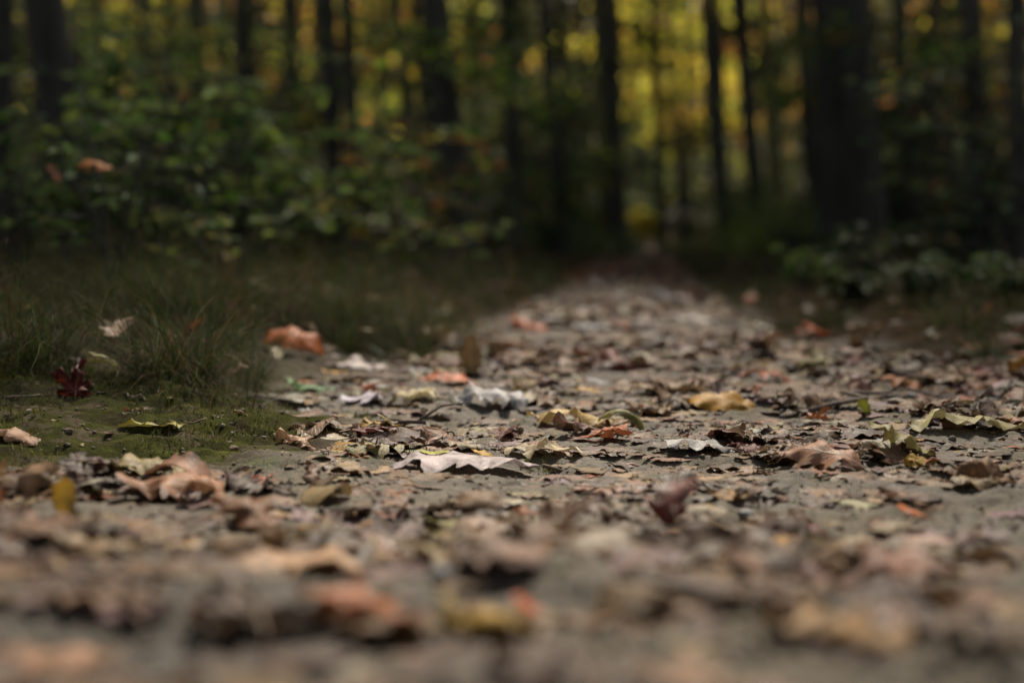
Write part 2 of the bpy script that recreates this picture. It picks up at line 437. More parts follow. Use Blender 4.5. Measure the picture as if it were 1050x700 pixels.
HERO = [  # kind, px, py of its middle, width in px, yaw, pitch, roll, curl across, curl along, wave, colour, label, short name, Y override
 ('beech', 303, 360, 80, 88, 14, -30, -2.4, -2.2, .09, 'orange', 'crumpled orange-brown leaf arched over the grass edge at the foot of the dark grass', 'orange-brown arched leaf'),
 ('beech', 110, 370, 50, 70, 15, 28, -1.8, -1.8, .10, 'khaki', 'ribbed straw-coloured leaf caught in the dark grass above the mossy mound', 'ribbed straw leaf'),
 ('oak', 160, 434, 62, 95, 0, 8, -0.8, 0.5, .12, 'yellow-green', 'flat yellow-green pointed leaf lying alone on the mossy mound', 'yellow-green leaf on the moss'),
 ('maple', 78, 405, 58, 20, 70, 10, -3.2, -1.0, .30, 'maroon', 'dark maroon curled leaf hanging upright at the rim of the mossy mound', 'upright maroon leaf'),
 ('maple', 430, 405, 62, 160, 24, 12, -1.6, -2.2, .16, 'cream', 'cream leaf with olive veins propped over a black gap beside the silver ragged leaf', 'propped cream leaf'),
 ('fragment', 386, 359, 22, 90, 35, 0, -1.5, 0, .1, 'white', 'small white leaf tip standing up at the end of the dark grass', 'small white leaf tip'),
 ('narrow', 462, 389, 66, 84, 5, -10, -1.8, -0.6, .10, 'orange', 'long narrow bright orange leaf lying behind the propped cream leaf', 'narrow orange leaf'),
 ('beech', 483, 382, 44, 176, 82, 4, -3.0, -0.5, .12, 'brown', 'brown folded leaf standing upright on its stalk', 'upright brown leaf'),
 ('oak', 480, 480, 150, 96, 2, 5, -0.7, -0.5, .10, 'silver-grey', 'large flat pinkish grey lobed leaf in sharp focus at the centre of the path', 'large pinkish grey leaf'),
 ('oak', 305, 453, 52, 60, 12, 10, -2.0, -1.4, .32, 'pinkish brown', 'crumpled pinkish leaf alone on the bare soil right of the mossy mound', 'crumpled pinkish leaf'),
 ('maple', 384, 410, 62, 120, 10, 6, -1.0, -0.8, .24, 'white', 'ragged silver-white leaf underside left of the propped cream leaf', 'ragged silver leaf'),
 ('oak', 318, 396, 54, 70, 10, 14, -1.5, 0.4, .16, 'pale green', 'pale blue-green leaf below the orange-brown arched leaf', 'pale blue-green leaf'),
 ('narrow', 368, 374, 66, 100, 4, -14, -1.2, -0.8, .16, 'white', 'long whitish pink leaf sloping down to the right under the white tip', 'long whitish leaf'),
 ('narrow', 342, 378, 34, 80, 4, 0, -1.0, 0, .1, 'golden', 'tiny yellow and red leaf right of the orange-brown arched leaf', 'tiny yellow leaf'),
 ('oak', 512, 416, 88, 110, 8, -10, -1.0, -0.9, .20, 'silver-grey', 'pale grey lobed leaf lying below the upright brown leaf', 'pale grey lobed leaf'),
 ('oak', 590, 432, 92, 70, 6, 6, -1.0, -1.0, .22, 'tan', 'wavy tan lobed leaf left of the rust-coloured broken leaf', 'wavy tan leaf'),
 ('beech', 607, 402, 34, 84, 12, 0, -1.4, -0.6, .06, 'golden', 'small ochre oval leaf alone behind the curled olive leaf', 'small ochre oval leaf'),
 ('fragment', 612, 391, 34, 90, 18, 0, -1, 0, .15, 'white', 'small white glossy leaf piece just behind the small ochre oval leaf', 'white glossy piece'),
 ('beech', 738, 415, 74, 62, 6, -24, -2.2, -0.8, .10, 'golden', 'golden folded leaf raised on its edge right of the centre', 'golden folded leaf'),
 ('maple', 628, 446, 62, 150, 22, 10, -1.2, -1.2, .22, 'rust', 'rust-coloured broken leaf under the curled olive leaf', 'rust broken leaf'),
 ('narrow', 642, 436, 70, 80, 16, 0, -7.0, -2.6, .06, 'olive', 'olive-brown leaf rolled into an arched tube over a black gap', 'curled olive leaf'),
 ('maple', 640, 378, 66, 30, 20, 6, -2.4, -1.6, .24, 'maroon', 'wet dark maroon leaf humped up behind the white glossy piece', 'wet maroon leaf'),
 ('beech', 886, 423, 26, 150, 40, 0, -0.8, 0, .08, 'yellow-green', 'small fresh lime-green leaf leaning up at the right of the path', 'small lime-green leaf'),
 ('oak', 845, 474, 92, 48, 6, -20, -1.0, -0.8, .16, 'pinkish brown', 'pink-tan leaf sloping up to the right with a dark hollow beneath', 'sloping pink-tan leaf'),
 ('oak', 1000, 438, 120, 78, 4, 6, -1.0, -0.6, .18, 'khaki', 'long pale olive leaf lying across the bare soil at the right edge', 'long pale olive leaf'),
 ('maple', 1016, 494, 78, 10, 46, 0, -3.4, -2.4, .20, 'brown', 'brown leaf curled into a dark ring on the bare soil at the right edge', 'ring-curled brown leaf'),
 ('beech', 494, 466, 26, 60, 14, 0, -1.4, 0, .12, 'golden', 'small bright yellow leaf scrap behind the large pinkish grey leaf', 'bright yellow scrap'),
 ('narrow', 446, 468, 60, 88, 2, 0, -0.7, 0, .06, 'yellow-green', 'thin green leaf strip behind the large pinkish grey leaf', 'thin green strip'),
 ('maple', 520, 660, 132, 130, 16, 8, -1.2, -1.0, .26, 'ochre', 'big blurred orange-tan leaf at the bottom centre, nearest to the lens', 'big orange-tan leaf'),
 ('oak', 378, 640, 138, 66, 10, 10, -1.2, -1.0, .2, 'rust', 'big blurred reddish brown leaf left of the big orange-tan leaf', 'big reddish brown leaf'),
 ('fragment', 540, 628, 34, 60, 30, 0, -1, 0, .1, 'orange', 'small vivid orange leaf piece behind the big orange-tan leaf', 'vivid orange piece'),
 ('beech', 68, 527, 50, 176, 78, 0, -3.4, 0, .10, 'ochre', 'ochre folded leaf standing upright in front of the mossy mound', 'upright ochre leaf'),
 ('oak', 190, 514, 120, 80, 6, 8, -1.6, -1.2, .26, 'pinkish brown', 'broad pinkish lobed leaf lying along the front of the mossy mound', 'broad pinkish leaf'),
 ('oak', 255, 540, 100, 40, 20, 10, -3.0, -1.4, .2, 'brown', 'brown leaf curled over in front of the broad pinkish leaf', 'brown curled leaf'),
 ('oak', 320, 582, 190, 86, 3, 4, -0.7, -0.5, .16, 'tan', 'wide pale tan leaf lying flat in the blurred left foreground', 'wide pale tan leaf'),
 ('maple', 110, 568, 120, 60, 8, 8, -1.4, -1.0, .24, 'pinkish brown', 'pinkish leaf with an upturned rim in the blurred left foreground', 'pinkish foreground leaf'),
 ('oak', 14, 452, 64, 86, 10, 4, -2.6, -0.8, .14, 'pinkish brown', 'pinkish brown humped leaf at the left edge beside the moss', 'humped leaf at the left edge'),
 ('beech', 935, 527, 34, 60, 16, 0, -2.0, 0, .1, 'orange', 'tiny orange leaf alone on the bare soil at the right', 'tiny orange leaf'),
 ('oak', 862, 652, 150, 50, 8, 6, -1.2, -0.9, .2, 'pinkish brown', 'blurred rosy brown leaf at the lower right of the path', 'rosy brown leaf'),
 ('maple', 955, 590, 140, 90, 4, 6, -0.8, -0.9, .2, 'pinkish brown', 'wide rosy leaf with a dark gap beneath on the right foreground soil', 'wide rosy leaf'),
 ('oak', 716, 326, 60, 80, 4, 0, -0.7, 0, .1, 'white', 'big bright greyish white leaf shining in the middle distance of the path', 'bright white leaf'),  # white colour of these mid-path leaves stands for wet sheen
 ('oak', 608, 336, 40, 90, 4, 0, -0.7, 0, .1, 'white', 'whitish wet leaf on the left side of the path in the middle distance', 'whitish wet leaf'),
 ('beech', 785, 334, 28, 90, 20, 0, -0.7, 0, .1, 'white', 'single white leaf at the right border of the path in the middle distance', 'single white leaf'),
 ('fragment', 557, 292, 18, 90, 60, 0, -0.7, 0, .1, 'white', 'lone white leaf dot at the left border of the path, far off', 'lone white dot'),
 ('oak', 546, 334, 48, 80, 16, -12, -1.4, 0, .16, 'orange', 'blurred bright orange leaf at the left border of the path', 'blurred orange leaf'),
 ('oak', 838, 340, 30, 90, 26, 0, -1.4, 0, .16, 'orange', 'small orange leaf in the right verge of the path', 'orange leaf in the right verge'),
 ('oak', 925, 394, 46, 60, 16, -10, -1.4, -1, .16, 'rust', 'reddish rust leaf on the right verge behind the small lime-green leaf', 'reddish verge leaf'),
 ('oak', 884, 400, 52, 110, 24, 8, -2.0, -1, .2, 'purple-brown', 'purplish brown leaf humped behind the small lime-green leaf', 'purplish humped leaf'),
 ('oak', 790, 388, 60, 80, 10, 4, -1.6, -1, .2, 'rust', 'reddish curled leaf behind the golden folded leaf', 'reddish curled leaf'),
 ('maple', 262, 648, 170, 30, 18, 10, -1.8, -1.4, .26, 'dark brown', 'very dark brown blurred leaf filling the lower left foreground', 'very dark foreground leaf'),  # dark foreground leaves added for the contrast of hollows
 ('oak', 800, 640, 80, 80, 20, 0, -2.4, -1.0, .2, 'dark brown', 'dark blurred leaf humped over a hollow at the lower right', 'dark humped leaf'),  # dark leaf colour stands in for the shade of a hollow
 ('oak', 610, 536, 70, 100, 14, 0, -2.4, -1.2, .2, 'dark brown', 'dark blurred leaf in the foreground soil below the rust broken leaf', 'dark leaf in the soft soil'),
 ('oak', 500, 588, 80, 70, 14, 6, -2.2, -1.0, .2, 'dark brown', 'dark blurred leaf in the centre of the soft foreground', 'dark centre leaf'),
 ('maple', 40, 590, 110, 70, 14, 6, -1.8, -1.0, .2, 'dark brown', 'dark blurred leaf at the left border of the foreground', 'dark left border leaf'),
 ('oak', 600, 440, 60, 60, 12, 20, -2.4, -1.0, .2, 'dark brown', 'black-brown leaf hunched left of the rust broken leaf', 'black-brown hunched leaf'),
 ('oak', 455, 424, 50, 60, 16, 10, -2.4, -1.0, .2, 'dark brown', 'black-brown leaf tucked under the propped cream leaf', 'tucked black-brown leaf'),
 ('oak', 715, 462, 70, 84, 4, 3, -0.8, -0.6, .14, 'silver-grey', 'pinkish grey oval leaf lying flat right of the centre in sharp focus', 'flat pinkish grey leaf'),
 ('oak', 560, 462, 90, 80, 4, 3, -0.8, -0.6, .2, 'cream', 'beige leaf with yellow tints right of the large pinkish grey leaf', 'beige yellow-tinted leaf'),
]
leafrows = []   # dict rows
placed = []     # (x, y, radius) of the heroes
for h in HERO:
    kind, px, py, w, yaw, pit, rol, cx, cy, wav, colr, lab, short = h[:13]
    p = ground_at(px, py + 4)
    lift = {'ribbed straw leaf': .02, 'orange-brown arched leaf': .006}.get(short, 0)
    if short == 'ribbed straw leaf': p = ground_at(px, 392)
    L = w * p[1] / FPX * (1.15 if kind in ('maple',) else 1.05)
    if h[12].startswith('upright'): L *= 1.0
    placed.append((p[0], p[1], L))
    leafrows.append(dict(hero=True, lift=lift, kind=kind, x=p[0], y=p[1], L=L, yaw=yaw, pit=pit, rol=rol, cx=cx, cy=cy, wav=wav, col=colr, label=lab, short=short, px=px, py=py))
PL = np.array(placed)
WEIGHTS = [('tan', .15), ('grey-tan', .10), ('pinkish brown', .13), ('dark brown', .20), ('brown', .22), ('purple-brown', .04), ('cream', .02), ('silver-grey', .025),
           ('rust', .06), ('ochre', .02), ('khaki', .02), ('orange', .008), ('golden', .006), ('olive', .012), ('maroon', .02)]
cn = [c for c, _ in WEIGHTS]; cw = np.array([w for _, w in WEIGHTS]); cw /= cw.sum()
def clear_of_heroes(x, y, L):
    d = np.hypot(PL[:, 0] - x, (PL[:, 1] - y))
    infront = (np.abs(PL[:, 0] - x) < 0.45 * PL[:, 2] + 0.3 * L) & (PL[:, 1] - y > 0) & (PL[:, 1] - y < 0.9 * PL[:, 2] + 0.3 * L)
    return not ((d < 0.38 * PL[:, 2] + 0.25 * L).any() or infront.any())
def add_filler(x, y, L, kind=None, frag=False, colr=None, force=False):
    if not force and not clear_of_heroes(x, y, L): return
    if y < 1.05 and colr is None: colr = str(rng.choice(['tan', 'brown', 'pinkish brown', 'dark brown', 'brown', 'grey-tan', 'dark brown', 'brown']))
    nf = bool(((np.abs(PL[:, 0] - x) < .5 * PL[:, 2] + .5 * L) & (PL[:, 1] - y > 0) & (PL[:, 1] - y < .13 * y + .5 * PL[:, 2])).any())
    if nf and L > .05: L *= .75
    kind = kind or rng.choice(['oak', 'maple', 'beech', 'narrow', 'fragment'], p=[.40, .2, .22, .06, .12])
    if frag: kind = 'fragment'
    cur = rng.random()
    leafrows.append(dict(hero=False, kind=kind, x=x, y=y, L=L, yaw=rng.uniform(0, 360),
        pit=rng.normal(0, 8) if cur < .9 else rng.uniform(12, 38), rol=rng.normal(0, 9), cx=rng.normal(-1.0, 1.6) if cur > .35 else rng.normal(0, .7), cy=rng.normal(-0.5, 1.0),
        wav=rng.uniform(.04, .20) if L > .045 else rng.uniform(.08, .22), col=colr or str(rng.choice(cn, p=cw))))
    if nf:
        for q, f in (('pit', .12), ('rol', .3), ('cx', .3), ('cy', .3), ('wav', .5)): leafrows[-1][q] *= f
# density on the track, fewer on the worn soil of the right foreground and on the mossy mound
def density(x, y):
    d = 1.0
    d *= 1 - 0.93 * math.exp(-((((x + 0.70) / 0.55) ** 2 + ((y - 1.74) / 0.34) ** 2) ** 1.5))
    bare = float(sstep(0.10, 0.45, x) * sstep(1.75, 1.30, y))
    d *= 1 - 0.80 * bare
    d *= 1 - 0.6 * math.exp(-(((x + 0.0) / 0.22) ** 2 + ((y - 1.12) / 0.10) ** 2))
    d *= 1 - 0.7 * math.exp(-(((x + 0.10) / 0.16) ** 2 + ((y - 1.85) / 0.10) ** 2))
    d *= 0.55 + 0.9 * float(sstep(-0.5, 0.5, fbm(np.array([x * 5.]), np.array([y * 5.]), 2)[0]))
    return d
def scatter(n, y0, y1, xr, L0, L1, power=1.0, frag=False, colr=None, force=False):
    k = 0; tries = 0
    while k < n and tries < n * 12:
        tries += 1
        y = y0 + (y1 - y0) * rng.random() ** power
        a, b = sorted(xr(y)); x = rng.uniform(a, b)
        if rng.random() > density(x, y): continue
        add_filler(x, y, rng.uniform(L0, L1) * (0.6 if frag else 1), frag=frag, colr=colr, force=force); k += 1
fan = lambda m: (lambda y: (-0.40 * y - m, 0.40 * y + m))
pathx = lambda e: (lambda y: (float(max(edge_left(y) - e, -0.42 * y - .1)), float(min(edge_right(y) + e, 0.42 * y + .1))))
SHADE_BROWNS = ['brown', 'dark brown', 'maroon', 'rust', 'brown', 'dark brown']  # dark browns that put shade into the colour of distant litter
def scatter_pal(n, y0, y1, xr, L0, L1, pal=None):
    for _ in range(n):
        y = rng.uniform(y0, y1); a, b = sorted(xr(y)); add_filler(rng.uniform(a, b), y, rng.uniform(L0, L1), colr=str(rng.choice(pal or SHADE_BROWNS)))
_k = len(leafrows)
scatter(330, 0.48, 1.5, fan(0.05), 0.05, 0.10, force=True); scatter(1000, 1.40, 3.4, pathx(0.03), 0.045, 0.095, force=True); scatter(700, 3.3, 7.5, pathx(0.03), 0.06, 0.11, force=True)
for r in leafrows[_k:]:
    r['base'] = True; r['pit'] *= .3; r['rol'] *= .4; r['wav'] *= 1.1; r['cx'] *= .4; r['cy'] *= .4
    r['col'] = str(rng.choice(['brown', 'dark brown', 'dark brown', 'dark brown', 'brown', 'purple-brown', 'brown', 'tan']))  # bottom layer coloured darker to read as the shaded gaps between leaves
scatter(100, 0.48, 1.0, fan(0.05), 0.045, 0.085)
scatter(330, 0.95, 1.45, fan(0.05), 0.03, 0.085)
scatter(560, 1.40, 2.3, pathx(0.03), 0.035, 0.10)
scatter(520, 2.3, 3.4, pathx(0.06), 0.045, 0.10)
scatter(640, 3.4, 6.8, pathx(0.0), 0.05, 0.09)
scatter(1900, 0.75, 2.5, pathx(0.02), 0.012, 0.045, frag=True)
scatter(500, 2.4, 4.5, pathx(0.1), 0.02, 0.05, frag=True)
scatter_pal(420, 6.6, 10, pathx(0.0), 0.05, 0.09)
scatter_pal(900, 8.5, 24, pathx(0.0), 0.06, 0.10, ['dark brown', 'dark brown', 'maroon', 'brown', 'rust'])  # shade at the far path end painted as darker leaf colour
scatter_pal(46, 2.0, 2.75, lambda y: (-.34, -.02), 0.04, 0.075, ['white', 'silver-grey', 'cream', 'tan', 'white'])
scatter_pal(190, 3.8, 7.2, pathx(-0.12), 0.05, 0.10, ['white', 'silver-grey', 'cream'])  # pale leaf colours painted in for wet glints on the path
scatter_pal(26, 3.6, 8.5, pathx(0.2), 0.05, 0.09, ['orange', 'rust', 'ochre'])
scatter(10, 1.5, 1.95, lambda y: (-.95, -.3), 0.02, 0.045)
scatter_pal(170, 1.42, 2.15, lambda y: (-.85, -.22), 0.006, 0.018, ['dark brown', 'brown', 'tan', 'dark brown', 'khaki'])
scatter(110, 2.0, 4.0, lambda y: (-.42 * y, float(edge_left(y)) - .05), 0.04, 0.08)
scatter(50, 2.2, 3.2, lambda y: (float(edge_right(y)), .42 * y + .1), 0.04, 0.09)
scatter_pal(90, 3.0, 6.0, lambda y: (float(edge_right(y)), .42 * y + .1), 0.04, 0.09, SHADE_BROWNS + ['tan', 'orange'])
scatter_pal(400, 4.0, 22, lambda y: (-.5 * y, float(edge_left(y))), 0.06, 0.10)
scatter_pal(500, 5.0, 22, lambda y: (float(edge_right(y)), .5 * y), 0.06, 0.10)

for _ in range(34):
    y = rng.uniform(2.05, 4.2); x = rng.uniform(-.42 * y, float(edge_left(y)) - .06)
    k0 = len(leafrows); add_filler(x, y, rng.uniform(.035, .075), colr=str(rng.choice(['tan', 'brown', 'cream', 'rust', 'ochre', 'pinkish brown', 'brown', 'olive'])))
    if len(leafrows) > k0: leafrows[-1]['lift'] = rng.uniform(.015, .06); leafrows[-1]['pit'] = rng.uniform(0, 50)
# rank by how large each shows; the 290 largest in the frame are objects of their own
def shows(r):
    px, py, z = project([r['x'], r['y'], hh(r['x'], r['y'])])
    r['px_'], r['py_'] = float(px), float(py)
    if z <= 0 or px < 4 or px > 1046 or py < 215 or py > 690: return 0
    s = r['L'] / z
    return s * s * (1 + 2 * abs(math.sin(R(r['pit']))))
for r in leafrows: r['show'] = (1e9 if r['hero'] else shows(r) * (.35 if r.get('base') else 1))
for r in leafrows:
    if r['hero']: shows(r)
order = sorted(range(len(leafrows)), key=lambda i: -leafrows[i]['show'])
N_IND = 285
for k, i in enumerate(order): leafrows[i]['ind'] = k < N_IND
# heroes settle last so they lie on top
rows = [r for r in leafrows if not r['hero']]; rng.shuffle(rows); rows.sort(key=lambda r: not r.get('base', False)); rows += [r for r in leafrows if r['hero']]
KN = {'oak': 'oak_leaf', 'maple': 'maple_leaf', 'beech': 'beech_leaf', 'narrow': 'willow_leaf', 'fragment': 'leaf_scrap'}
KW = {'oak': 'lobed leaf', 'maple': 'broad leaf', 'beech': 'oval leaf', 'narrow': 'narrow leaf', 'fragment': 'leaf scrap'}
stuff = MB(); heros = [r for r in leafrows if r['hero']]
seenlab = {}
inds = []
for n_, r in enumerate(rows):
    rr = np.random.default_rng(1000 + n_)
    hi = r['ind'] or r['y'] < 3.2
    V, uv, F, st = make_leaf(r['kind'], r['L'], r['yaw'], r['pit'], r['rol'], r['cx'], r['cy'], r['wav'], rr, hi)
    z = rest(V, r['x'], r['y'], 0.0015, (50 if r.get('base') else 34) if not r['hero'] and abs(r['pit']) < 20 else 8) if r['y'] < 9 else hh(r['x'], r['y']) - np.percentile(V[:, 2], 25)
    z += r.get('lift', 0)
    c = np.array(PAL[r['col']]) * rr.uniform(0.82, 1.18) * (1 + 0.05 * rr.normal(size=3))
    
    m_ = c.mean(); c = m_ + (c - m_) * (1.55 if c[0] > c[2] * 1.15 else 1.0)
    c = np.clip(c * (0.60 if not r['hero'] else 0.84), 0.01, 0.85)
    # edges a little browner than the middle, a real colouring of dry leaves
    q = (uv[:, 0] if r['kind'] != 'maple' else uv[:, 1]) ** 3
    C = c[None] * (1 - 0.22 * q[:, None]) 
    F4 = np.array(F)
    if r['ind']:
        r['z'] = z; r['_m'] = (V, uv, F4, C, st); inds.append(r)
    else:
        V = V + [r['x'], r['y'], z]
        tri = F4[:, 2] == F4[:, 3]
        if tri.any(): stuff.add(V, F4[~tri], uv, C); stuff.F.append(F4[tri][:, :3] + stuff.n - len(V))
        else: stuff.add(V, F4, uv, C)
tag(stuff.build('leaf_litter', M['litter']), 'small scraps and far-off fallen leaves too many to count covering the path and verges', 'leaf litter', kind='stuff')

# labels
def clip_words(t, n=16):
    w = t.split(); return t if len(w) <= n else ' '.join(x for x in w if x not in ('nearest', 'the'))
def article_state(r):
    a = abs(r['cx']); s = []
    if abs(r['pit']) > 22: s = 'tilted'
    elif a > 2.4: s = 'tightly curled'
    elif a > 1.3: s = 'curled'
    elif r['wav'] > .26: s = 'crumpled'
    else: s = 'flat'
    return s
def size_word(r):
    s = r['L'] / r['y'] * FPX
    return 'big' if s > 95 else ('small' if s < 45 else 'medium')
ORD = ['nearest', 'second nearest', 'third nearest', 'fourth nearest', 'fifth nearest', 'sixth nearest', 'seventh nearest', 'eighth nearest', 'ninth nearest', 'tenth nearest']
buckets = {}
for r in inds:
    if r['hero']: continue
    best = min(heros, key=lambda q: math.hypot(q['px_'] - r['px_'], 2.2 * (q['py_'] - r['py_'])))
    dx = r['px_'] - best['px_']; dy = (r['py_'] - best['py_']) * 2.2
    if abs(dx) > 2 * abs(dy): rel = 'to the right of' if dx > 0 else 'to the left of'
    elif abs(dy) > 2 * abs(dx): rel = 'in front of' if dy > 0 else 'behind'
    else: rel = ('in front and right of' if dx > 0 else 'in front and left of') if dy > 0 else ('behind and right of' if dx > 0 else 'behind and left of')
    base = f"{article_state(r)} {r['col']} {KW[r['kind']]}"
    buckets.setdefault((base, rel, best['short']), []).append((math.hypot(dx, dy), r))
for (base, rel, short), lst in buckets.items():
    lst.sort(key=lambda t: t[0])
    for k, (_, r) in enumerate(lst):
        r['label'] = (f"{base} {rel} the {short}" if len(lst) == 1 else f"{ORD[min(k, 9)]} {base} {rel} the {short}")
for r in inds:
    r['label'] = clip_words(r['label'])
    V, uv, F4, C, st = r['_m']
    e = empty(KN[r['kind']], (r['x'], r['y'], r['z']), r['label'], 'fallen leaf', 'fallen leaves lying on the path')
    tri = F4[:, 2] == F4[:, 3]; b = MB(); b.add(V, F4[~tri], uv, C)
    if tri.any(): b.F.append(F4[tri][:, :3])
    b.build('leaf_blade', M['litter'], e)
    if r['kind'] != 'fragment':
        b = MB(); tube_into(b, st, np.linspace(0.013, 0.009, 6) * r['L'] + 0.0003, seg=6); b.build('leaf_stalk', M['stem'], e)

# ------------------------------------------------------------------ stones, twigs, crumbs
def pebble(r, s):
    import bmesh
    bm = bmesh.new(); bmesh.ops.create_icosphere(bm, subdivisions=3, radius=1)
    V = np.array([v.co[:] for v in bm.verts]); F = np.array([[v.index for v in f.verts] for f in bm.faces]); bm.free()
    o = r.uniform(0, 50, 3)
    d = 1 + 0.22 * vnoise(V[:, 0] * 1.6 + o[0], V[:, 1] * 1.6 + V[:, 2] + o[1]) + 0.10 * vnoise(V[:, 0] * 4 + o[1], V[:, 2] * 4 + o[2] + V[:, 1])
    V = V * d[:, None] * np.array([1, r.uniform(.6, .95), r.uniform(.4, .65)]) * s
    a = r.uniform(0, 6.28); ca, sa = math.cos(a), math.sin(a); V[:, :2] = V[:, :2] @ np.array([[ca, sa], [-sa, ca]])
    return V, F
STONES = [(371, 457, 17, 'small blue-grey stone on the bare soil right of the crumpled pinkish leaf'), (712, 497, 14, 'small bluish stone in the soil before the flat pinkish grey leaf'),
 (765, 528, 20, 'dark bluish stone on the blurred right soil behind the wide rosy leaf'), (742, 575, 56, 'large greenish grey stone half buried right of centre in the foreground'),
 (806, 592, 44, 'grey stone in the blurred foreground beside the wide rosy leaf'), (655, 508, 20, 'round grey pebble in front of the rust broken leaf'),
 (455, 590, 30, 'grey pebble in the blurred foreground right of the wide pale tan leaf'), (905, 455, 18, 'pale pebble beside the long pale olive leaf'),
 (250, 500, 16, 'small grey pebble at the foot of the mossy mound'), (935, 408, 14, 'small bluish pebble on the right verge below the reddish verge leaf'),
 (20, 512, 26, 'grey pebble at the left edge before the mossy mound'), (545, 530, 26, 'flat grey pebble in the soil in front of the large pinkish grey leaf')]
for px, py, w, lab in STONES:
    p = ground_at(px, py); s = w * p[1] / FPX / 2
    V, F = pebble(rng, s); o = mesh_from('pebble', V, F, M['stone']); o.location = (p[0], p[1], hh(p[0], p[1]) + s * 0.2)
    tag(o, lab, 'stone', 'pebbles in the soil of the path')
TW = [((5, 410), (52, 406), 3.2, 'pale bent twig on the left edge of the mossy mound'), ((128, 405), (150, 412), 2.6, 'short broken twig on the moss right of the upright maroon leaf'),
 ((196, 365), (214, 390), 2.0, 'thin grey twig leaning in the grass above the moss'), ((400, 430), (448, 458), 5.0, 'dark twig sloping across the bare soil toward the large pinkish grey leaf'),
 ((255, 408), (300, 418), 2.5, 'slim twig on the moss below the pale blue-green leaf'), ((830, 425), (990, 398), 5.0, 'long reddish twig lying along the right border of the path'),
 ((560, 520), (640, 512), 4.0, 'brown twig in the soft foreground soil in front of the beige leaf'), ((880, 355), (905, 400), 2.0, 'thin upright twig on the right verge'),
 ((690, 560), (820, 545), 6.0, 'dark blurred stick lying across the right foreground soil'), ((60, 600), (170, 620), 7.0, 'dark blurred stick in the left foreground')]
for (a, b2, w, lab) in TW:
    pa, pb = ground_at(*a), ground_at(*b2); n = 12; t = np.linspace(0, 1, n)[:, None]
    P = pa * (1 - t) + pb * t; L = np.linalg.norm(pb - pa)
    P[:, :2] += 0.06 * L * rng.normal(size=(n, 2)) * np.sin(np.pi * t); rd = w * pa[1] / FPX / 2
    P[:, 2] = H(P[:, 0], P[:, 1]) + rd * 1.5 + 0.02 * L * np.sin(np.pi * t[:, 0] * 1.3)
    e = empty('twig', pa, lab, 'twig', 'dead twigs on the ground')
    m = MB(); tube_into(m, P - pa, np.linspace(1, .55, n) * rd, seg=7, rough=.08, seed=1); m.build('twig_stem', M['twig'], e)
    k = 5; sd = np.array([P[k] - pa, P[k] - pa + [L * .10, L * .08, L * .06], P[k] - pa + [L * .22, L * .12, L * .07]])
    m = MB(); tube_into(m, sd, [rd * .6, rd * .45, rd * .25], seg=6); m.build('side_twig', M['twig'], e)
# soil crumbs and grit
b = MB(); base = [pebble(np.random.default_rng(i), 1.0) for i in range(4)]
import bmesh
lows = []
for i in range(6):
    bm = bmesh.new(); bmesh.ops.create_icosphere(bm, subdivisions=1, radius=1)
    V = np.array([v.co[:] for v in bm.verts]); F = np.array([[v.index for v in f.verts] for f in bm.faces]); bm.free()
    V *= 1 + 0.25 * rng.normal(size=(len(V), 1)); V[:, 2] *= .7; lows.append((V, F))
for i in range(12000):
    y = 0.62 + 2.6 * rng.random() ** 1.4; x = rng.uniform(-.4 * y - .03, .4 * y + .03)
    if x < edge_left(y) - 0.02 and (rng.random() < .35 or y > 2.1): continue
    V, F = lows[i % 6]; s = 0.0007 + 0.0022 * rng.random() ** 3 + (0.003 if rng.random() < .02 else 0)
    a = rng.uniform(0, 6.28); W = V * s; W[:, :2] = W[:, :2] @ np.array([[math.cos(a), math.sin(a)], [-math.sin(a), math.cos(a)]])
    b.add(W + [x, y, hh(x, y) + s * .3], F)
tag(b.build('soil_crumbs', M['crumb']), 'fine grit and soil crumbs scattered over the bare path', 'grit', kind='stuff')

# ------------------------------------------------------------------ grass and moss
def blades(pts, lens, dirs, lean, width, cols, seg=6, base=None):
    n = len(pts); t = np.linspace(0, 1, seg + 1)
    az = dirs; out = np.stack([np.cos(az), np.sin(az), 0 * az], -1)
    # arching blade: rises then droops
    a0 = (base[:, None] if base is not None else 0) + lean[:, None] * t[None]           # angle from vertical grows along the blade
    ds = lens[:, None] / seg
    dx = np.sin(a0) * ds; dz = np.cos(a0) * ds
    X = np.concatenate([np.zeros((n, 1)), np.cumsum(dx[:, 1:], 1)], 1); Z = np.concatenate([np.zeros((n, 1)), np.cumsum(dz[:, 1:], 1)], 1)
    side = np.stack([-np.sin(az), np.cos(az), 0 * az], -1); rot = rng.uniform(-1, 1, n)
    side = side * np.cos(rot)[:, None] + out * np.sin(rot)[:, None]
    P = pts[:, None, :] + X[..., None] * out[:, None] + np.stack([0 * Z, 0 * Z, Z], -1)
    P += 0.012 * rng.normal(size=(n, seg + 1, 3)) * t[None, :, None] * lens[:, None, None] * 3
    w = width[:, None] * (1 - t[None] ** 2 * 0.9) / 2
    V = np.stack([P - side[:, None] * w[..., None], P + side[:, None] * w[..., None]], 2)  # n, seg+1, 2, 3
    V = V.reshape(-1, 3); k = 2 * (seg + 1)
    f = np.array([[2 * i, 2 * i + 1, 2 * i + 3, 2 * i + 2] for i in range(seg)])
    F = (f[None] + (np.arange(n) * k)[:, None, None]).reshape(-1, 4)
    # real grounding: keep tips off the soil
    g0 = H(V[:, 0], V[:, 1]); V[:, 2] = np.maximum(V[:, 2], g0 + 0.0008)
    return V, F, np.repeat(cols, k, 0)
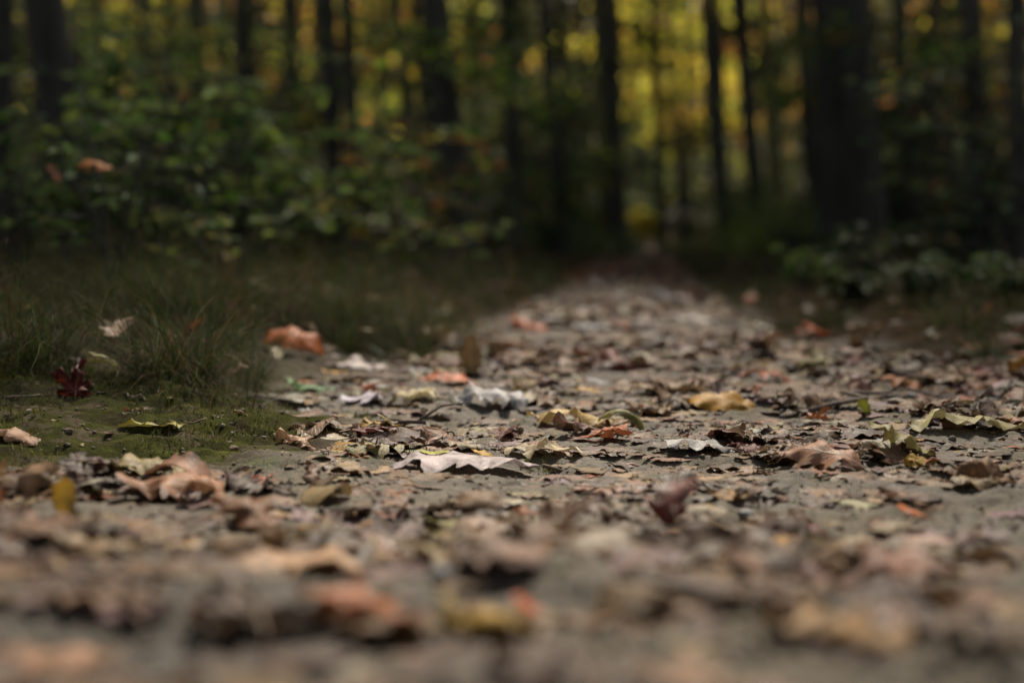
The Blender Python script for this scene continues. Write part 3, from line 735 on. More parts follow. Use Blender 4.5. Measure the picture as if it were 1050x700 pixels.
GC = np.array([(0.018, 0.042, 0.007), (0.036, 0.064, 0.011), (0.070, 0.088, 0.016), (0.050, 0.036, 0.014), (0.13, 0.08, 0.035), (0.26, 0.17, 0.08), (0.08, 0.025, 0.015)])
HEROPX = [(303, 352, 46), (110, 366, 32), (160, 434, 34), (78, 400, 36), (386, 359, 18), (350, 376, 30), (483, 380, 26), (318, 396, 30)]
def veils(x, y):
    """true where a clump would stand right in front of one of the named leaves"""
    px, py, z = project(np.stack([x, y, H(x, y)], -1)); m = np.zeros(len(x), bool)
    for hx, hy, w in HEROPX: m |= (np.abs(px - hx) < w) & (py > hy - 6)
    return m
def grass_patch(name, label, nc, per, fx, fy, L0, L1, p, keep, wid=(0.0008, 0.002), lean=(0.5, 2.3), spread=.02, cols=None):
    x0, y0 = fx(rng.random(nc)), fy(rng.random(nc))
    ok = keep(x0, y0) & (fbm(x0 * 4 + 3, y0 * 4, 2) > -.55) & ~veils(x0, y0); x0, y0 = x0[ok], y0[ok]; nc = len(x0)
    k = np.repeat(np.arange(nc), per); n = len(k)
    ang = rng.uniform(0, 6.28, n); rr = spread * rng.random(n) ** .5 * rng.uniform(.6, 2.0, nc)[k]
    x = x0[k] + np.cos(ang) * rr; y = y0[k] + np.sin(ang) * rr
    ang = ang + rng.normal(0, .7, n); wind = rng.uniform(0, 6.28, nc)[k]
    ang = np.where(rng.random(n) < .35, wind + rng.normal(0, .4, n), ang)
    size = (.65 + .55 * np.clip(fbm(x0 * 3, y0 * 3 + 8, 2), -1, 1))[k] * rng.uniform(.75, 1.2, nc)[k]
    pts = np.stack([x, y, H(x, y) - 0.002], -1); G = np.array(cols) if cols is not None else GC
    tint = rng.uniform(.55, 1.35, (nc, 3)) * .35 + rng.uniform(.4, 1.0, (nc, 1)) * .65
    V, F, C = blades(pts, rng.uniform(L0, L1, n) * size, ang, rng.uniform(*lean, n), rng.uniform(*wid, n), G[rng.choice(len(G), n, p=p)] * rng.uniform(.7, 1.3, (n, 1)) * tint[k], seg=8, base=np.abs(rng.normal(0, .55, n)))
    o = mesh_from(name, V, F, M['grass'], None, C); return tag(o, label, 'grass', kind='stuff')
PG = [.34, .28, .10, .14, .06, .02, .06]
DRY = [0, .05, .15, .15, .35, .25, .05]
edgeL = lambda x, y, m=0.0: x < edge_left(y) - .03 + m + .07 * vnoise(x * 7, y * 7)
ymin = lambda x: 1.96 + .12 * vnoise(x * 6, x * 0 + 3.3) + .10 * sstep(-.55, -.2, x)
grass_patch('grass', 'dark fine arching grass on the left bank above the mossy mound', 620, 75, lambda u: -1.5 + 1.32 * u, lambda u: 1.9 + 1.5 * u, .12, .26, PG,
    lambda x, y: edgeL(x, y) & (y > ymin(x)) & (x > -.45 * y - .1), wid=(.0007, .0017), lean=(.5, 2.7))
grass_patch('grass', 'long dry straw stems rising out of the dark grass of the left bank', 260, 5, lambda u: -1.5 + 1.3 * u, lambda u: 1.95 + 1.6 * u, .14, .27, DRY,
    lambda x, y: edgeL(x, y) & (y > ymin(x)) & (x > -.45 * y - .1), wid=(.0006, .0012), lean=(.6, 1.9), spread=.04)
grass_patch('grass', 'short grass sprigs spilling from the bank onto the moss', 70, 22, lambda u: -1.0 + .8 * u, lambda u: 1.72 + .35 * u, .02, .07, PG,
    lambda x, y: edgeL(x, y, .02), wid=(.0007, .0014), lean=(.6, 2.4), spread=.012)
grass_patch('grass', 'dark grass further along the left bank hiding the border of the path', 620, 60, lambda u: -3.2 + 3.4 * u, lambda u: 3.3 + 5.0 * u, .12, .30, PG,
    lambda x, y: edgeL(x, y, .05) & (x > -.5 * y - .3), wid=(.0013, .003), lean=(.5, 2.5), spread=.04)
grass_patch('grass', 'dark grass on the right verge closing in on the path', 800, 55, lambda u: .7 + 2.6 * u, lambda u: 2.5 + 5.5 * u, .05, .20, PG,
    lambda x, y: (x > edge_right(y) + .04 + .08 * vnoise(x * 7, y * 7)) & (x < .48 * y + .3), wid=(.001, .0026), lean=(.5, 2.5), spread=.03)
grass_patch('grass', 'low dark grass under the shrubs away from the path', 900, 40, lambda u: -8 + 18 * u, lambda u: 7 + 14 * u, .15, .42, [.35, .35, .15, .07, .05, .01, .02],
    lambda x, y: ((x < edge_left(y) - .1) | (x > edge_right(y) + .1)), wid=(.003, .007), spread=.08)
def bright_patch(px, Y, n, w, L0, L1, label, c):
    c0 = at(px, 300, Y); x = c0[0] + rng.normal(size=n) * w; y = Y + rng.normal(size=n) * w
    pts = np.stack([x, y, H(x, y) - .002], -1)
    V, F, C = blades(pts, rng.uniform(L0, L1, n), rng.uniform(0, 6.28, n), rng.uniform(.2, 1.4, n), rng.uniform(.005, .012, n), np.array(c)[None] * rng.uniform(.6, 1.3, (n, 1)))
    tag(mesh_from('grass', V, F, M['grass'], None, C), label, 'grass', kind='stuff')
bright_patch(812, 12.0, 800, .33, .12, .62, 'bright green tall grass left of the thick trunk beside the path', (.13, .20, .03))
bright_patch(560, 15, 1200, .6, .2, .45, 'dull green grass left of the far end of the path', (.06, .10, .03))
# moss cushions
n = 42000
x = rng.uniform(-1.3, .1, n); y = rng.uniform(1.4, 2.5, n)
mk = np.exp(-(((x + 0.72) / 0.46) ** 2 + ((y - 1.80) / 0.30) ** 2) ** 1.3) + .75 * (y > 1.95) * (x < edge_left(y) - .02) + 0.6 * np.exp(-(((x + .38) / .12) ** 2 + ((y - 2.0) / .09) ** 2))
ok = (mk * .8 + 0.75 * fbm(x * 8, y * 8, 3)) > .66; x, y = x[ok], y[ok]; n = len(x)
pts = np.stack([x, y, H(x, y) - .001], -1)
tone = np.clip(.5 + .5 * fbm(x * 14 + 4, y * 14, 2), 0, 1)[:, None]
C0 = (np.array([.035, .035, .015]) * (1 - tone) + np.array([.13, .135, .03]) * tone) * rng.uniform(.7, 1.3, (n, 1))
V, F, C = blades(pts, rng.uniform(.004, .014, n), rng.uniform(0, 6.28, n), rng.uniform(.2, 1.4, n), rng.uniform(.0012, .0024, n), C0, seg=2)
tag(mesh_from('moss', V, F, M['grass'], None, C), 'low olive green moss cushions on the mound at the left of the path', 'moss', kind='stuff')

# ------------------------------------------------------------------ shrubs
def leaf_cards(P, D, S, C, cup=0.12, asp=0.5):
    """many small leaves: P centres, D pointing direction, S size, C colour; each a folded pointed blade of four faces"""
    n = len(P); up = rng.normal(size=(n, 3)) * .45 + [0, 0, 1]
    D = D / (np.linalg.norm(D, axis=1)[:, None] + 1e-9); X = np.cross(D, up); X /= np.linalg.norm(X, axis=1)[:, None] + 1e-9; Zn = np.cross(X, D)
    prof = [(0, 0, 0), (.5, .30, 1), (0, .38, 0), (-.5, .30, 1), (.36, .72, 1), (-.36, .72, 1), (0, .72, 0), (0, 1, 0)]
    V = np.stack([P + S[:, None] * (X * a * asp * 1.1 + D * (b_ - .5) + Zn * cup * c_) for a, b_, c_ in prof], 1).reshape(-1, 3)
    f3 = np.array([[0, 1, 2], [0, 2, 3], [6, 4, 7], [6, 7, 5]]); f4 = np.array([[2, 1, 4, 6], [2, 6, 5, 3]])
    off = (np.arange(n) * 8)[:, None, None]
    return V, (f3[None] + off).reshape(-1, 3), (f4[None] + off).reshape(-1, 4), np.repeat(C, 8, 0)
def add_cards(mb, P, D, S, C, **k):
    V, F3, F4, CC = leaf_cards(np.asarray(P), np.asarray(D), np.asarray(S), np.asarray(C), **k)
    b0 = mb.n; mb.V.append(V); mb.n += len(V); mb.F.append(F3 + b0); mb.F.append(F4 + b0); mb.C.append(CC)
GREEN = [(.055, .125, .019), (.08, .17, .024), (.038, .085, .015), (.19, .27, .034)]
YEL = [(.80, .66, .05), (.78, .54, .04), (.80, .72, .10), (.50, .56, .05)]
OLV = [(.075, .095, .016), (.12, .125, .02), (.05, .07, .014), (.17, .14, .025)]
ORG = [(.66, .24, .05), (.56, .30, .06), (.50, .17, .05), (.64, .42, .07)]
DKG = [(.018, .042, .009), (.026, .056, .011), (.036, .045, .010)]
def shrub(px, Y, h, spread, nst, nl, ls, cols, label, name='shrub', extra=None, x=None):
    c = at(px, 300, Y); x0 = c[0] if x is None else x; z0 = hh(x0, Y)
    e = empty(name, (x0, Y, z0), label, 'shrub' if name == 'shrub' else 'sapling', 'understorey shrubs beside the path')
    st = MB(); fo = MB(); P = []; D = []; S = []; C = []
    for s in range(nst):
        az = rng.uniform(0, 6.28); ln = h * rng.uniform(.7, 1.05); k = 9; t = np.linspace(0, 1, k)
        rad = spread * rng.uniform(.3, 1)
        line = np.stack([np.cos(az) * rad * t ** 1.3, np.sin(az) * rad * t ** 1.3, ln * t * (1 - .18 * t)], -1) + np.cumsum(rng.normal(0, .012 * h, (k, 3)), 0)
        line -= line[0]; line[0, 2] = -.02
        tube_into(st, line, np.linspace(.011, .003, k) * (h ** .5), seg=5)
        for q in range(int(4 + 4 * h)):
            i = rng.integers(2, k - 1); a2 = rng.uniform(0, 6.28); bl = h * rng.uniform(.18, .40); tt = np.linspace(0, 1, 6)
            br = line[i] + np.stack([np.cos(a2) * bl * tt, np.sin(a2) * bl * tt, bl * (.35 * tt - .35 * tt ** 2 + .05 * rng.normal() * tt)], -1)
            tube_into(st, br, np.linspace(.004, .0015, 6) * (h ** .5), seg=4)
            m = max(4, int(nl / (nst * (4 + 4 * h)))); u = rng.uniform(.2, 1.02, m)
            base = np.stack([np.interp(u, tt, br[:, j]) for j in range(3)], -1)
            sd = rng.choice([-1, 1], m); dirv = np.array([np.cos(a2), np.sin(a2), -.1])[None] + sd[:, None] * np.array([-np.sin(a2), np.cos(a2), 0])[None] * rng.uniform(.5, 1.3, (m, 1)); dirv[:, 2] += rng.normal(-.15, .25, m)
            s_ = ls * rng.uniform(.6, 1.25, m); dn = dirv / np.linalg.norm(dirv, axis=1)[:, None]
            P.append(base + dn * s_[:, None] * .55); D.append(dirv); S.append(s_)
            cc = np.array(cols)[rng.choice(len(cols), m)] * rng.uniform(.75, 1.25, (m, 1)); C.append(cc)
    add_cards(fo, np.vstack(P), np.vstack(D), np.concatenate(S), np.clip(np.vstack(C), 0, .8))
    st.build('stems', M['bark'], e); fo.build('foliage', M['autumn' if cols[0] is YEL[0] else 'foliage'], e)
    return e
shrub(250, 5.2, 1.05, .75, 9, 620, .075, GREEN, 'broad leaved green shrub spreading above the left grass, in the middle of the left half')
shrub(335, 5.8, .85, .6, 7, 420, .075, GREEN, 'green shrub with drooping sprays right of the broad leaved shrub')
shrub(160, 4.6, .80, .6, 7, 380, .065, GREEN + OLV[:1], 'olive green shrub behind the grass below the leaning thick left trunk')
shrub(20, 4.3, .85, .55, 7, 380, .065, GREEN, 'green shrub at the left border behind the grass')
shrub(400, 7.2, .85, .7, 8, 420, .075, OLV + YEL[:1] + ORG[:1], 'yellowing shrub left of the forked dark trunks')
shrub(300, 6.6, .55, .6, 8, 320, .065, OLV + GREEN, 'low olive shrub with a few yellow leaves under the broad leaved green shrub')
shrub(470, 9.0, .9, .7, 8, 380, .08, OLV + GREEN, 'dull green shrub at the feet of the forked dark trunks')
shrub(80, 8.0, 1.9, .9, 8, 600, .09, OLV + GREEN, 'tall olive bush behind the leaning thick left trunk')
shrub(200, 9.0, 2.2, 1.1, 9, 900, .09, OLV + GREEN, 'tall greenish yellow bush behind the broad leaved shrub')
shrub(560, 13, 1.1, .8, 8, 420, .09, GREEN + OLV, 'dark green bush left of the far end of the path')
shrub(622, 18, 2.6, 1.0, 9, 900, .11, GREEN[:1] + GREEN[2:3], 'small dark bush at the left of the far path end')
shrub(665, 28.5, 1.0, .50, 10, 650, .14, YEL[:3], 'bright yellow bush glowing at the far end of the path')
shrub(712, 21, .75, .65, 10, 500, .10, [(.02, .028, .012), (.03, .035, .015)], 'dark rounded bush right of the bright yellow bush')
shrub(770, 14, .9, .6, 8, 420, .09, GREEN + [(.12, .2, .04)], 'fresh green bush between the twin slim trunks and the thick trunk')
shrub(975, 8.6, .9, .6, 9, 380, .08, DKG, 'green bush right of the thick trunk')
shrub(1022, 6.2, 1.35, .6, 8, 400, .07, DKG + GREEN[:1] + [(.14, .2, .09)], 'light green leaved shrub at the right border')
shrub(985, 5.0, .16, .18, 5, 60, .05, [(.20, .28, .14)], 'tiny pale green seedling glowing in the dark right verge')
shrub(930, 12.0, 2.2, 1.0, 9, 700, .10, DKG, 'tall dark green bush behind the shrubs right of the thick trunk')
shrub(1060, 9.5, 2.2, 1.1, 9, 700, .10, GREEN + OLV + ORG[:1], 'tall mixed green and orange bush at the right border')
shrub(900, 4.6, .28, .3, 6, 120, .05, DKG, 'low leafy plant in the right verge in front of the thick trunk')
for px_, Y_, h_, lab in [(868, 4.3, .15, 'low dark bramble on the right verge nearest to the path border'), (955, 4.0, .15, 'low dark bramble at the right verge below the tall bushes'), (1035, 3.7, .17, 'low dark bramble in the right verge at the picture border'),
    (815, 7.4, .42, 'dark leafy clump closing in on the path in front of the fresh green bush'), (850, 8.6, .34, 'dark leafy clump at the foot of the thick black trunk'), (965, 6.4, .26, 'dark leafy clump under the trunk near the right border'),
    (500, 8.0, .45, 'dark leafy clump pressing on the left border of the path'), (455, 6.2, .5, 'dark leafy clump behind the end of the left grass'), (570, 12.0, .5, 'dark leafy clump beside the straight dark trunk')]:
    shrub(px_, Y_, h_, h_ * .8, 8, 240, .05, DKG + GREEN[2:3], lab)
shrub(820, 5.4, .20, .2, 6, 90, .05, GREEN, 'tiny green plant at the right border of the path')
shrub(235, 3.6, .35, .35, 6, 150, .045, GREEN + OLV, 'small leafy plant rising out of the left grass')
shrub(440, 5.2, .38, .35, 6, 150, .05, OLV + GREEN, 'small dull plant at the end of the left grass')
shrub(300, 14, 2.8, 1.4, 9, 900, .12, OLV + YEL[3:], 'high olive bush between the left trunks')
shrub(520, 17, 3.0, 1.5, 10, 1100, .13, DKG + OLV[:3], 'high olive bush behind the slim vertical trunk')
shrub(820, 20, 2.2, 1.2, 9, 700, .13, OLV + [(.12, .18, .04)], 'high grass green bush behind the fresh green bush')

for px, Y, lab in [(30, 27, 'far olive thicket behind the left border trunk'), (130, 25, 'far olive thicket below the upper left yellow tree'), (215, 30, 'far thicket below the orange tree at the upper left'),
    (285, 26, 'far thicket behind the slim trunk above the green shrub'), (375, 29, 'far thicket seen between the two close dark trunks and the leaning ones'), (440, 26, 'far thicket seen just left of the wide leaning trunk'),
    (545, 28, 'far thicket seen right of the slim straight trunk'), (605, 30, 'far thicket seen left of the bright yellow bush'), (675, 34, 'far dull green thicket directly above the bright yellow bush'), (720, 31, 'far thicket above the dark rounded bush'),
    (800, 30, 'far thicket behind the thin olive trunk'), (925, 24, 'far thicket right of the thick black trunk'), (1010, 26, 'far thicket behind the trunk near the right border')]:
    shrub(px, Y - 5, rng.uniform(1.5, 2.3) if px in (130, 215, 285, 375, 675, 720) else rng.uniform(2.4, 3.9), 1.6, 10, 900, .15, DKG + DKG + OLV[:3] + GREEN[:2], lab)

shrub(112, 3.3, .62, .22, 4, 60, .04, GREEN[:1] + GREEN[2:3] + OLV[:1], 'thin green sapling before the leaning thick left trunk', 'sapling')
# single leaves caught up in the shrubs
def hung(px, py, Y, w, colr, label, yaw=90, pit=20, rol=30, kind='oak', cx=-2.0):
    p = at(px, py, Y); L = w * Y / FPX
    V, uv, F, st = make_leaf(kind, L, yaw, pit, rol, cx, -.8, .2, rng, True)
    e = empty(KN[kind], p, label, 'leaf', 'coloured leaves hanging in the shrubs')
    F4 = np.array(F); tri = F4[:, 2] == F4[:, 3]; b = MB(); b.add(V, F4[~tri], uv, PAL[colr] if isinstance(colr, str) else colr)
    if tri.any(): b.F.append(F4[tri][:, :3])
    b.build('leaf_blade', M['litter'], e)
    b = MB(); tip = st[-1]; line = np.array([st[0], tip, tip + [L * .2, L * .1, L * .6]]); tube_into(b, line, [.0012, .001, .001], seg=5); b.build('leaf_stalk', M['stem'], e)
hung(97, 167, 3.0, 40, (.50, .15, .015), 'orange leaf hanging before the leaning thick left trunk', 80, 10, -20)
hung(57, 178, 3.4, 24, (.33, .08, .015), 'rust red leaf hanging left of the orange one', 60, 50, 10)
hung(375, 174, 6.6, 34, 'golden', 'yellow leaf cluster glowing in the shrub left of the forked trunks', 90, 50, 10, 'maple', -.8)
hung(418, 184, 6.6, 34, 'khaki', 'pale tan leaf right of the glowing yellow leaf', 80, 50, 20, 'oak', -1)
hung(330, 204, 5.4, 22, 'golden', 'small round golden leaf in the shrub', 60, 70, 0, 'beech', -.8)
hung(329, 228, 5.4, 15, 'white', 'tiny white leaf below the small golden leaf', 60, 70, 0, 'beech', -.8)
hung(152, 208, 5.0, 22, 'orange', 'small orange leaf in the left undergrowth', 60, 60, 0, 'oak', -.8)
hung(470, 245, 6.0, 18, 'ochre', 'ochre leaf low in the dark undergrowth left of the path', 60, 60, 0, 'oak', -.8)
hung(232, 262, 4.2, 26, 'ochre', 'ochre leaf above the left grass tips', 60, 60, 0, 'oak', -.8)
hung(208, 200, 5.0, 20, 'pale green', 'pale bluish green leaf in the left undergrowth', 60, 60, 0, 'beech', -.8)

# ------------------------------------------------------------------ trees
def tree(pxt, pxb, Y, wpx, H_, label, bark='bark', crown=(5.0, OLV, 900, .16), lean_y=0.0, low=None, group='trees of the wood', flare=1.5, tight=0, away=None):
    top = at(pxt, 0, Y); base = at(pxb, 250, Y)
    x0 = base[0]; z0 = hh(x0, Y); r0 = wpx * Y / FPX / 2
    slope = (top[0] - base[0]) / (top[2] - base[2])
    e = empty('tree', (x0, Y, z0), label, 'tree', group)
    k = 22; z = np.concatenate([[-.15, 0, .06, .15, .3, .5], np.linspace(.8, H_, k - 6)]); tr = MB()
    bx = slope * np.minimum(z, 4) + slope * .4 * np.maximum(z - 4, 0); wobx = np.cumsum(rng.normal(0, r0 * .12, k)); woby = np.cumsum(rng.normal(0, r0 * .12, k)); wobx -= wobx[1]; woby -= woby[1]
    line = np.stack([bx + wobx, lean_y * z + woby, z], -1)
    rad = r0 * (1 - .75 * np.clip(z / H_, 0, 1) ** 1.1) * (1 + (flare - 1) * np.exp(-np.maximum(z, 0) / (r0 * 1.6)))
    tube_into(tr, line, rad, seg=14, rough=.035, seed=int(Y * 100 + pxb))
    hc, cols, nl, ls = crown; P = []; D = []; S = []; C = []
    nb = 11
    for i in range(nb):
        zt = hc + (H_ - hc) * (i + rng.random()) / nb; az = i * 2.4 + rng.uniform(-.5, .5)
        if away: az = rng.uniform(-1.1, 1.1) + (math.pi if away == 'L' else 0)  # limbs turned off the path so that sunlight reaches it
        bl = (.62 if tight else 1.0) * (H_ - hc) * rng.uniform(.22, .42) * (1.2 - .6 * (zt - hc) / (H_ - hc))
        b0 = np.array([np.interp(zt, z, line[:, 0]), np.interp(zt, z, line[:, 1]), zt]); t = np.linspace(0, 1, 7)
        br = b0 + np.stack([np.cos(az) * bl * t, np.sin(az) * bl * t, bl * (.55 * t - .1 * t * t)], -1) + np.cumsum(rng.normal(0, .02 * bl, (7, 3)), 0) * t[:, None]
        tube_into(tr, br, np.interp(zt, z, rad) * np.linspace(.42, .1, 7), seg=6)
        m = nl // nb; u = rng.uniform(.3, 1.08, m); nc = 5 if not tight else 7; cc = rng.normal(0, 1, (nc, 3)) * bl * .22; kk = rng.integers(0, nc, m)
        uc = rng.uniform(.35, 1.05, nc)
        base_ = np.stack([np.interp(uc[kk], t, br[:, j]) for j in range(3)], -1) + cc[kk] + rng.normal(0, 1, (m, 3)) * (bl * .13 if not tight else np.where(rng.random((m, 1)) < .25, tight * 3.0, tight))
        P.append(base_); dd = rng.normal(size=(m, 3)); dd[:, 2] -= .4; D.append(dd); S.append(ls * rng.uniform(.6, 1.3, m))
        C.append(np.array(cols)[rng.integers(0, len(cols), nc)][kk] * rng.uniform(.75, 1.25, (m, 1)))
    if low is None and 8 < Y < 20:
        low = [(rng.uniform(1.0, 2.9), rng.uniform(0, 6.28), rng.uniform(.8, 1.5), [GREEN, OLV, DKG, GREEN + YEL[3:]][rng.integers(0, 4)], 75, .085) for _ in range(5)]
    if low is not None:   # low side branches with leaf sprays hanging into the view
        for (zl, az, bl, cl, m, l2) in low:
            b0 = np.array([np.interp(zl, z, line[:, 0]), np.interp(zl, z, line[:, 1]), zl]); t = np.linspace(0, 1, 6)
            br = b0 + np.stack([np.cos(az) * bl * t, np.sin(az) * bl * t, bl * (.15 * t - .25 * t * t)], -1)
            tube_into(tr, br, np.linspace(.016, .003, 6), seg=5)
            u = rng.uniform(.25, 1.05, m); P.append(np.stack([np.interp(u, t, br[:, j]) for j in range(3)], -1) + rng.normal(0, 1, (m, 3)) * [bl * .10, bl * .10, bl * .06])
            dd = rng.normal(size=(m, 3)) * [1, 1, .4]; D.append(dd); S.append(l2 * rng.uniform(.6, 1.3, m)); C.append(np.array(cl)[rng.integers(0, len(cl), m)] * rng.uniform(.75, 1.25, (m, 1)))
    tr.build('trunk', M[bark], e); fo = MB(); add_cards(fo, np.vstack(P), np.vstack(D), np.concatenate(S), np.clip(np.vstack(C), 0, .8)); fo.build('crown', M['autumn' if tight else 'foliage'], e)
    return e
CR = lambda hc=5.5, cols=OLV, nl=1100, ls=.17: (hc, cols, nl, ls)
tree(2, 0, 6.5, 26, 11, 'dark trunk cut by the left border', crown=CR())
tree(52, 92, 6.0, 44, 12, 'thick dark trunk leaning right near the left border', crown=CR())
tree(245, 262, 11, 18, 11, 'slim dark trunk above the broad leaved green shrub', away='L', crown=CR())
tree(338, 350, 9.5, 19, 12, 'left one of two close dark trunks left of the forked trunks', crown=CR())
tree(358, 368, 10.5, 17, 12, 'right one of two close dark trunks left of the forked trunks', crown=CR())
tree(404, 446, 9.0, 11, 9, 'thin olive trunk leaning right beside the forked dark trunks', bark='bark_green', away='L', crown=CR())
tree(426, 452, 12.0, 12, 10, 'thin dark trunk leaning between the olive trunk and the wide dark trunk', away='L', crown=CR())
tree(455, 486, 8.6, 30, 13, 'wide dark trunk leaning right in the middle of the picture', away='L', crown=CR(7.0, OLV, 500))
tree(517, 528, 12, 15, 12, 'slim straight trunk right of the wide leaning trunk', away='L', crown=CR())
tree(560, 578, 13, 15, 12, 'straight dark trunk at the left side of the far path end', away='L', crown=CR(7.0, OLV, 500))
tree(622, 640, 17, 17, 11, 'dark trunk standing just left of the bright yellow bush', crown=(4.0, OLV, 4200, .18))  # crown thickened to cast shade on the far path
tree(597, 600, 24, 9, 12, 'slim shaded trunk between the straight dark trunk and the yellow bush', crown=(4.2, OLV + YEL[1:2], 2600, .20))  # low, full crown shaped to darken the path's end
tree(703, 706, 22.5, 8, 12, 'slim shade tree added just behind the dark rounded bush', crown=(4.4, OLV + YEL[1:2], 2600, .20))  # tree added so that its crown shades the far path
tree(727, 750, 14, 13, 10, 'left one of the twin slim dark trunks right of the path', away='R', crown=(4.2, OLV, 2200, .18))
tree(753, 780, 15, 17, 10.5, 'right one of the twin slim dark trunks right of the path', crown=(4.0, OLV, 3600, .19))  # crown lowered and filled out for shade across the path
tree(782, 800, 17, 10, 11, 'thin olive trunk right of the twin slim trunks', bark='bark_green', away='R', crown=CR())
tree(868, 876, 11, 58, 16, 'thick black trunk with a flared foot right of the path', away='R', crown=(8.5, OLV + GREEN, 1400, .18), flare=1.35,
     low=[(2.5, 2.9, 1.3, GREEN, 90, .09), (2.9, 1.8, 1.3, GREEN, 120, .09)])
tree(832, 846, 13.5, 18, 13, 'dark trunk half hidden behind the thick black trunk', away='R', crown=CR())
tree(925, 935, 13, 14, 11, 'slim trunk right of the thick black trunk', crown=CR())
tree(998, 1008, 9.5, 24, 12, 'dark trunk between bright gaps near the right border', crown=CR(), low=[(1.6, 2.5, 1.2, GREEN + OLV, 140, .08), (1.3, 4.2, 1.0, GREEN, 110, .08)])
tree(1046, 1050, 8, 22, 12, 'dark trunk cut by the right border', crown=CR(7.0, OLV, 700))
tree(150, 160, 15, 14, 12, 'slim trunk in the yellow glow at the upper left', crown=CR())
tree(205, 214, 18, 13, 12, 'slim trunk left of the trunk above the green shrub', crown=CR())
tree(300, 306, 19, 13, 12, 'slim trunk between the green shrub trunk and the two close trunks', crown=CR())
# farther slim trunks, spread behind
far = []
k = 0
for i in range(34):
    px = 8 + i * 31.3 + rng.uniform(-9, 9)
    Y = rng.uniform(18.5, 27) if not 630 < px < 705 else rng.uniform(18.5, 22); far.append((px, Y))
far.sort()
gaps = ['upper left glow', 'leaning thick left trunk', 'two close dark trunks', 'wide leaning trunk', 'yellow bush', 'twin slim trunks', 'thick black trunk', 'right border']
lm = [(60, 'the thick leaning left trunk'), (248, 'the slim trunk above the shrub'), (345, 'the two close dark trunks'), (470, 'the wide leaning trunk'), (570, 'the straight dark trunk'), (665, 'the bright yellow bush'), (765, 'the twin slim trunks'), (870, 'the thick black trunk'), (1003, 'the trunk near the right border')]
cnt = {}
info = []
for px, Y in far:
    l = min(lm, key=lambda q: abs(q[0] - px)); side = 'right of' if px > l[0] else 'left of'; info.append((abs(px - l[0]), l[1], side, px, Y))
info.sort(key=lambda q: q[0])
OW = ['first', 'second', 'third', 'fourth', 'fifth']
for d, nm, side, px, Y in info:
    c = cnt.get((nm, side), 0); cnt[(nm, side)] = c + 1
    golden = rng.random() < (.45 if (px < 200 or 260 < px < 450 or 630 < px < 725) else .0)
    cols = (YEL[:2] + OLV + GREEN[:2] + ORG[:1]) if golden else OLV + GREEN + ORG[1:2]
    tree(px, px + rng.uniform(2, 14), Y, rng.uniform(7, 13), rng.uniform(12, 15), f'{OW[c]} slim distant trunk {side} {nm}', bark='bark_green' if rng.random() < .4 else 'bark',
         crown=(rng.uniform(4.6, 6.5), cols, 900, .17), group='slim distant trees', flare=1.2, tight=.16)
# autumn trees in the open behind, crowns hanging low in the frame
AUT = [(90, 27, YEL + YEL[:2] + GREEN[1:2], 'yellow tree glowing at the upper left'), (150, 31, YEL + ORG[:1], 'yellow and orange tree right of the upper left glow'), (195, 29, ORG[:2] + YEL[3:] + OLV + GREEN[:2], 'orange tree at the upper left'),
       (270, 32, ORG + OLV + GREEN[:2], 'reddish orange tree behind the slim trunk above the shrub'), (325, 30, YEL[1:] + ORG[1:2], 'dull yellow tree behind the two close trunks'), (385, 33, ORG + YEL[:1] + OLV, 'orange yellow tree behind the olive trunk'),
       (440, 31, YEL[1:] + OLV + GREEN[:2], 'dull gold tree behind the wide leaning trunk'), (495, 34, ORG[1:3] + OLV + OLV, 'dull ochre tree right of the wide leaning trunk'),
       (650, 37, YEL, 'bright yellow tree above the far path end'), (690, 33, YEL + ORG[1:2], 'golden tree between the yellow bush and the twin trunks'), (722, 38, YEL[1:] + ORG[1:2], 'golden brown tree behind the twin slim trunks'),
       (800, 36, ORG[1:] + OLV + OLV, 'brownish gold tree left of the thick black trunk'), (960, 30, ORG[:2] + OLV + OLV + GREEN[:2], 'orange and olive tree at the upper right'), (1020, 28, YEL + ORG[:1], 'yellow tree at the right border')]
for i, (px, Y, cols, lab) in enumerate(AUT):
    tree(px, px + 5, Y, rng.uniform(7, 11), rng.uniform(7, 9.5), lab, crown=(rng.uniform(1.3, 2.2), cols, 2000, .17), group='autumn coloured trees', flare=1.2, tight=.15)
# far-off wood: one mass on the rising ground
fo = MB(); n = 70000
ang = rng.uniform(-.62, .62, n); rr = rng.uniform(55, 92, n)
X = rr * np.sin(ang); Y = rr * np.cos(ang); g0 = H(X, Y)
cl = 0.5 + .5 * fbm(X * .25, Y * .25, 3); zz = g0 + rng.random(n) ** .8 * (5.0 + 10.5 * np.clip(cl, 0, 1))
sel = np.clip(fbm(X * .5 + 9, zz * .5 + Y * .3, 3) * .9 + .30, 0, .999)
palf = np.array([(.016, .026, .008), (.022, .032, .009), (.03, .04, .011), (.045, .05, .013), (.09, .075, .018), (.20, .14, .03)]); ci = np.clip((sel * 6 + rng.normal(0, .8, n)).astype(int), 0, 5)
add_cards(fo, np.stack([X, Y, zz], -1), rng.normal(size=(n, 3)), rng.uniform(.35, .85, n), palf[ci] * rng.uniform(.7, 1.3, (n, 1)), asp=.9)
tag(fo.build('distant_woods', M['foliage']), 'dense far-off autumn wood closing the view behind the trees', 'woods', kind='stuff')

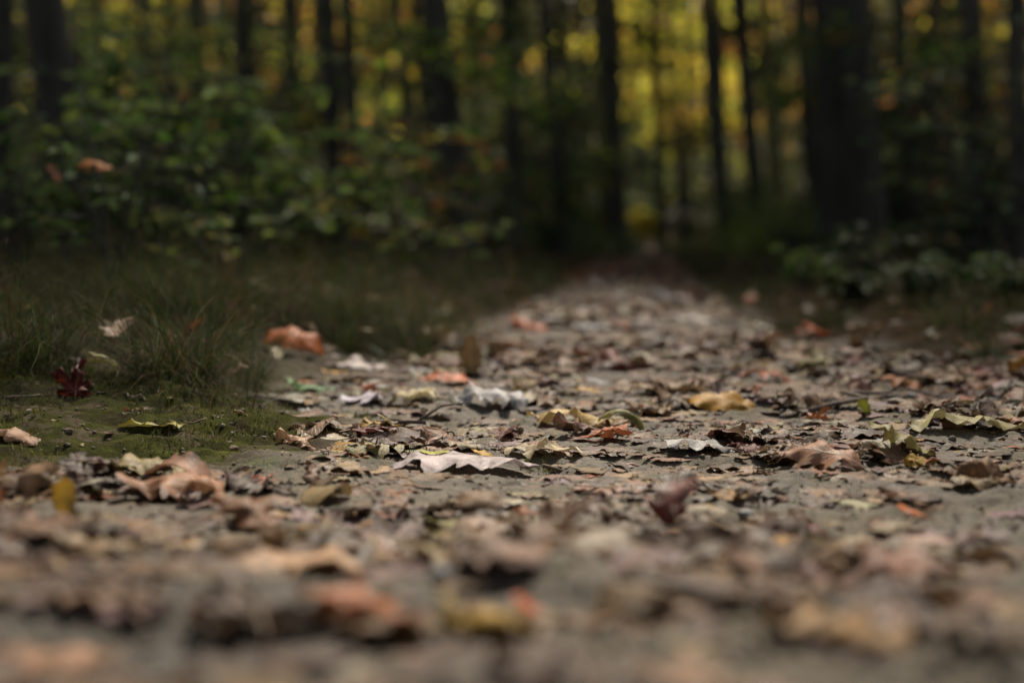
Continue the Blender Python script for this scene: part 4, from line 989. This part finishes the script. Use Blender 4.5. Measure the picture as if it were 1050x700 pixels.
# ------------------------------------------------------------------ light
w = bpy.data.worlds.new('World'); sc.world = w; w.use_nodes = True; nt = w.node_tree; nt.nodes.clear()
sky = nt.nodes.new('ShaderNodeTexSky'); sky.sky_type = 'NISHITA'; sky.sun_disc = False
SUN_EL, SUN_AZ = 49, 6       # azimuth clockwise from the viewing direction (+Y)
sky.sun_elevation = R(SUN_EL); sky.sun_rotation = R(SUN_AZ); sky.air_density = 1.0; sky.dust_density = 4.0; sky.ozone_density = 1.0
hs_ = nt.nodes.new('ShaderNodeHueSaturation'); hs_.inputs['Saturation'].default_value = 0.45
bg = nt.nodes.new('ShaderNodeBackground'); bg.inputs['Strength'].default_value = 0.06; out = nt.nodes.new('ShaderNodeOutputWorld')
nt.links.new(sky.outputs[0], hs_.inputs['Color']); nt.links.new(hs_.outputs[0], bg.inputs[0]); nt.links.new(bg.outputs[0], out.inputs[0])
sl = bpy.data.lights.new('sun', 'SUN'); sl.energy = 5.0; sl.angle = R(8); sl.color = (1.0, .90, .75)
so = bpy.data.objects.new('sun', sl); col.objects.link(so)
d = Vector((math.sin(R(SUN_AZ)) * math.cos(R(SUN_EL)), math.cos(R(SUN_AZ)) * math.cos(R(SUN_EL)), math.sin(R(SUN_EL))))
so.rotation_euler = d.to_track_quat('Z', 'Y').to_euler(); so.location = (0, 0, 20)

# ------------------------------------------------------------------ camera
cd = bpy.data.cameras.new('camera'); cam = bpy.data.objects.new('camera', cd); col.objects.link(cam); sc.camera = cam
cam.location = tuple(CAM); cam.rotation_euler = (math.pi / 2 - PITCH, 0, 0)
cd.sensor_width = 36; cd.lens = 50; cd.clip_start = .02; cd.clip_end = 400
cd.dof.use_dof = True; cd.dof.focus_distance = 1.68; cd.dof.aperture_fstop = 2.25
sc.view_settings.view_transform = 'Standard'; sc.view_settings.look = 'None'; sc.view_settings.gamma = 1; sc.view_settings.exposure = 0.86
sc.cycles.use_denoising = True
sc.cycles.max_bounces = 6; sc.cycles.transparent_max_bounces = 4; sc.cycles.diffuse_bounces = 3
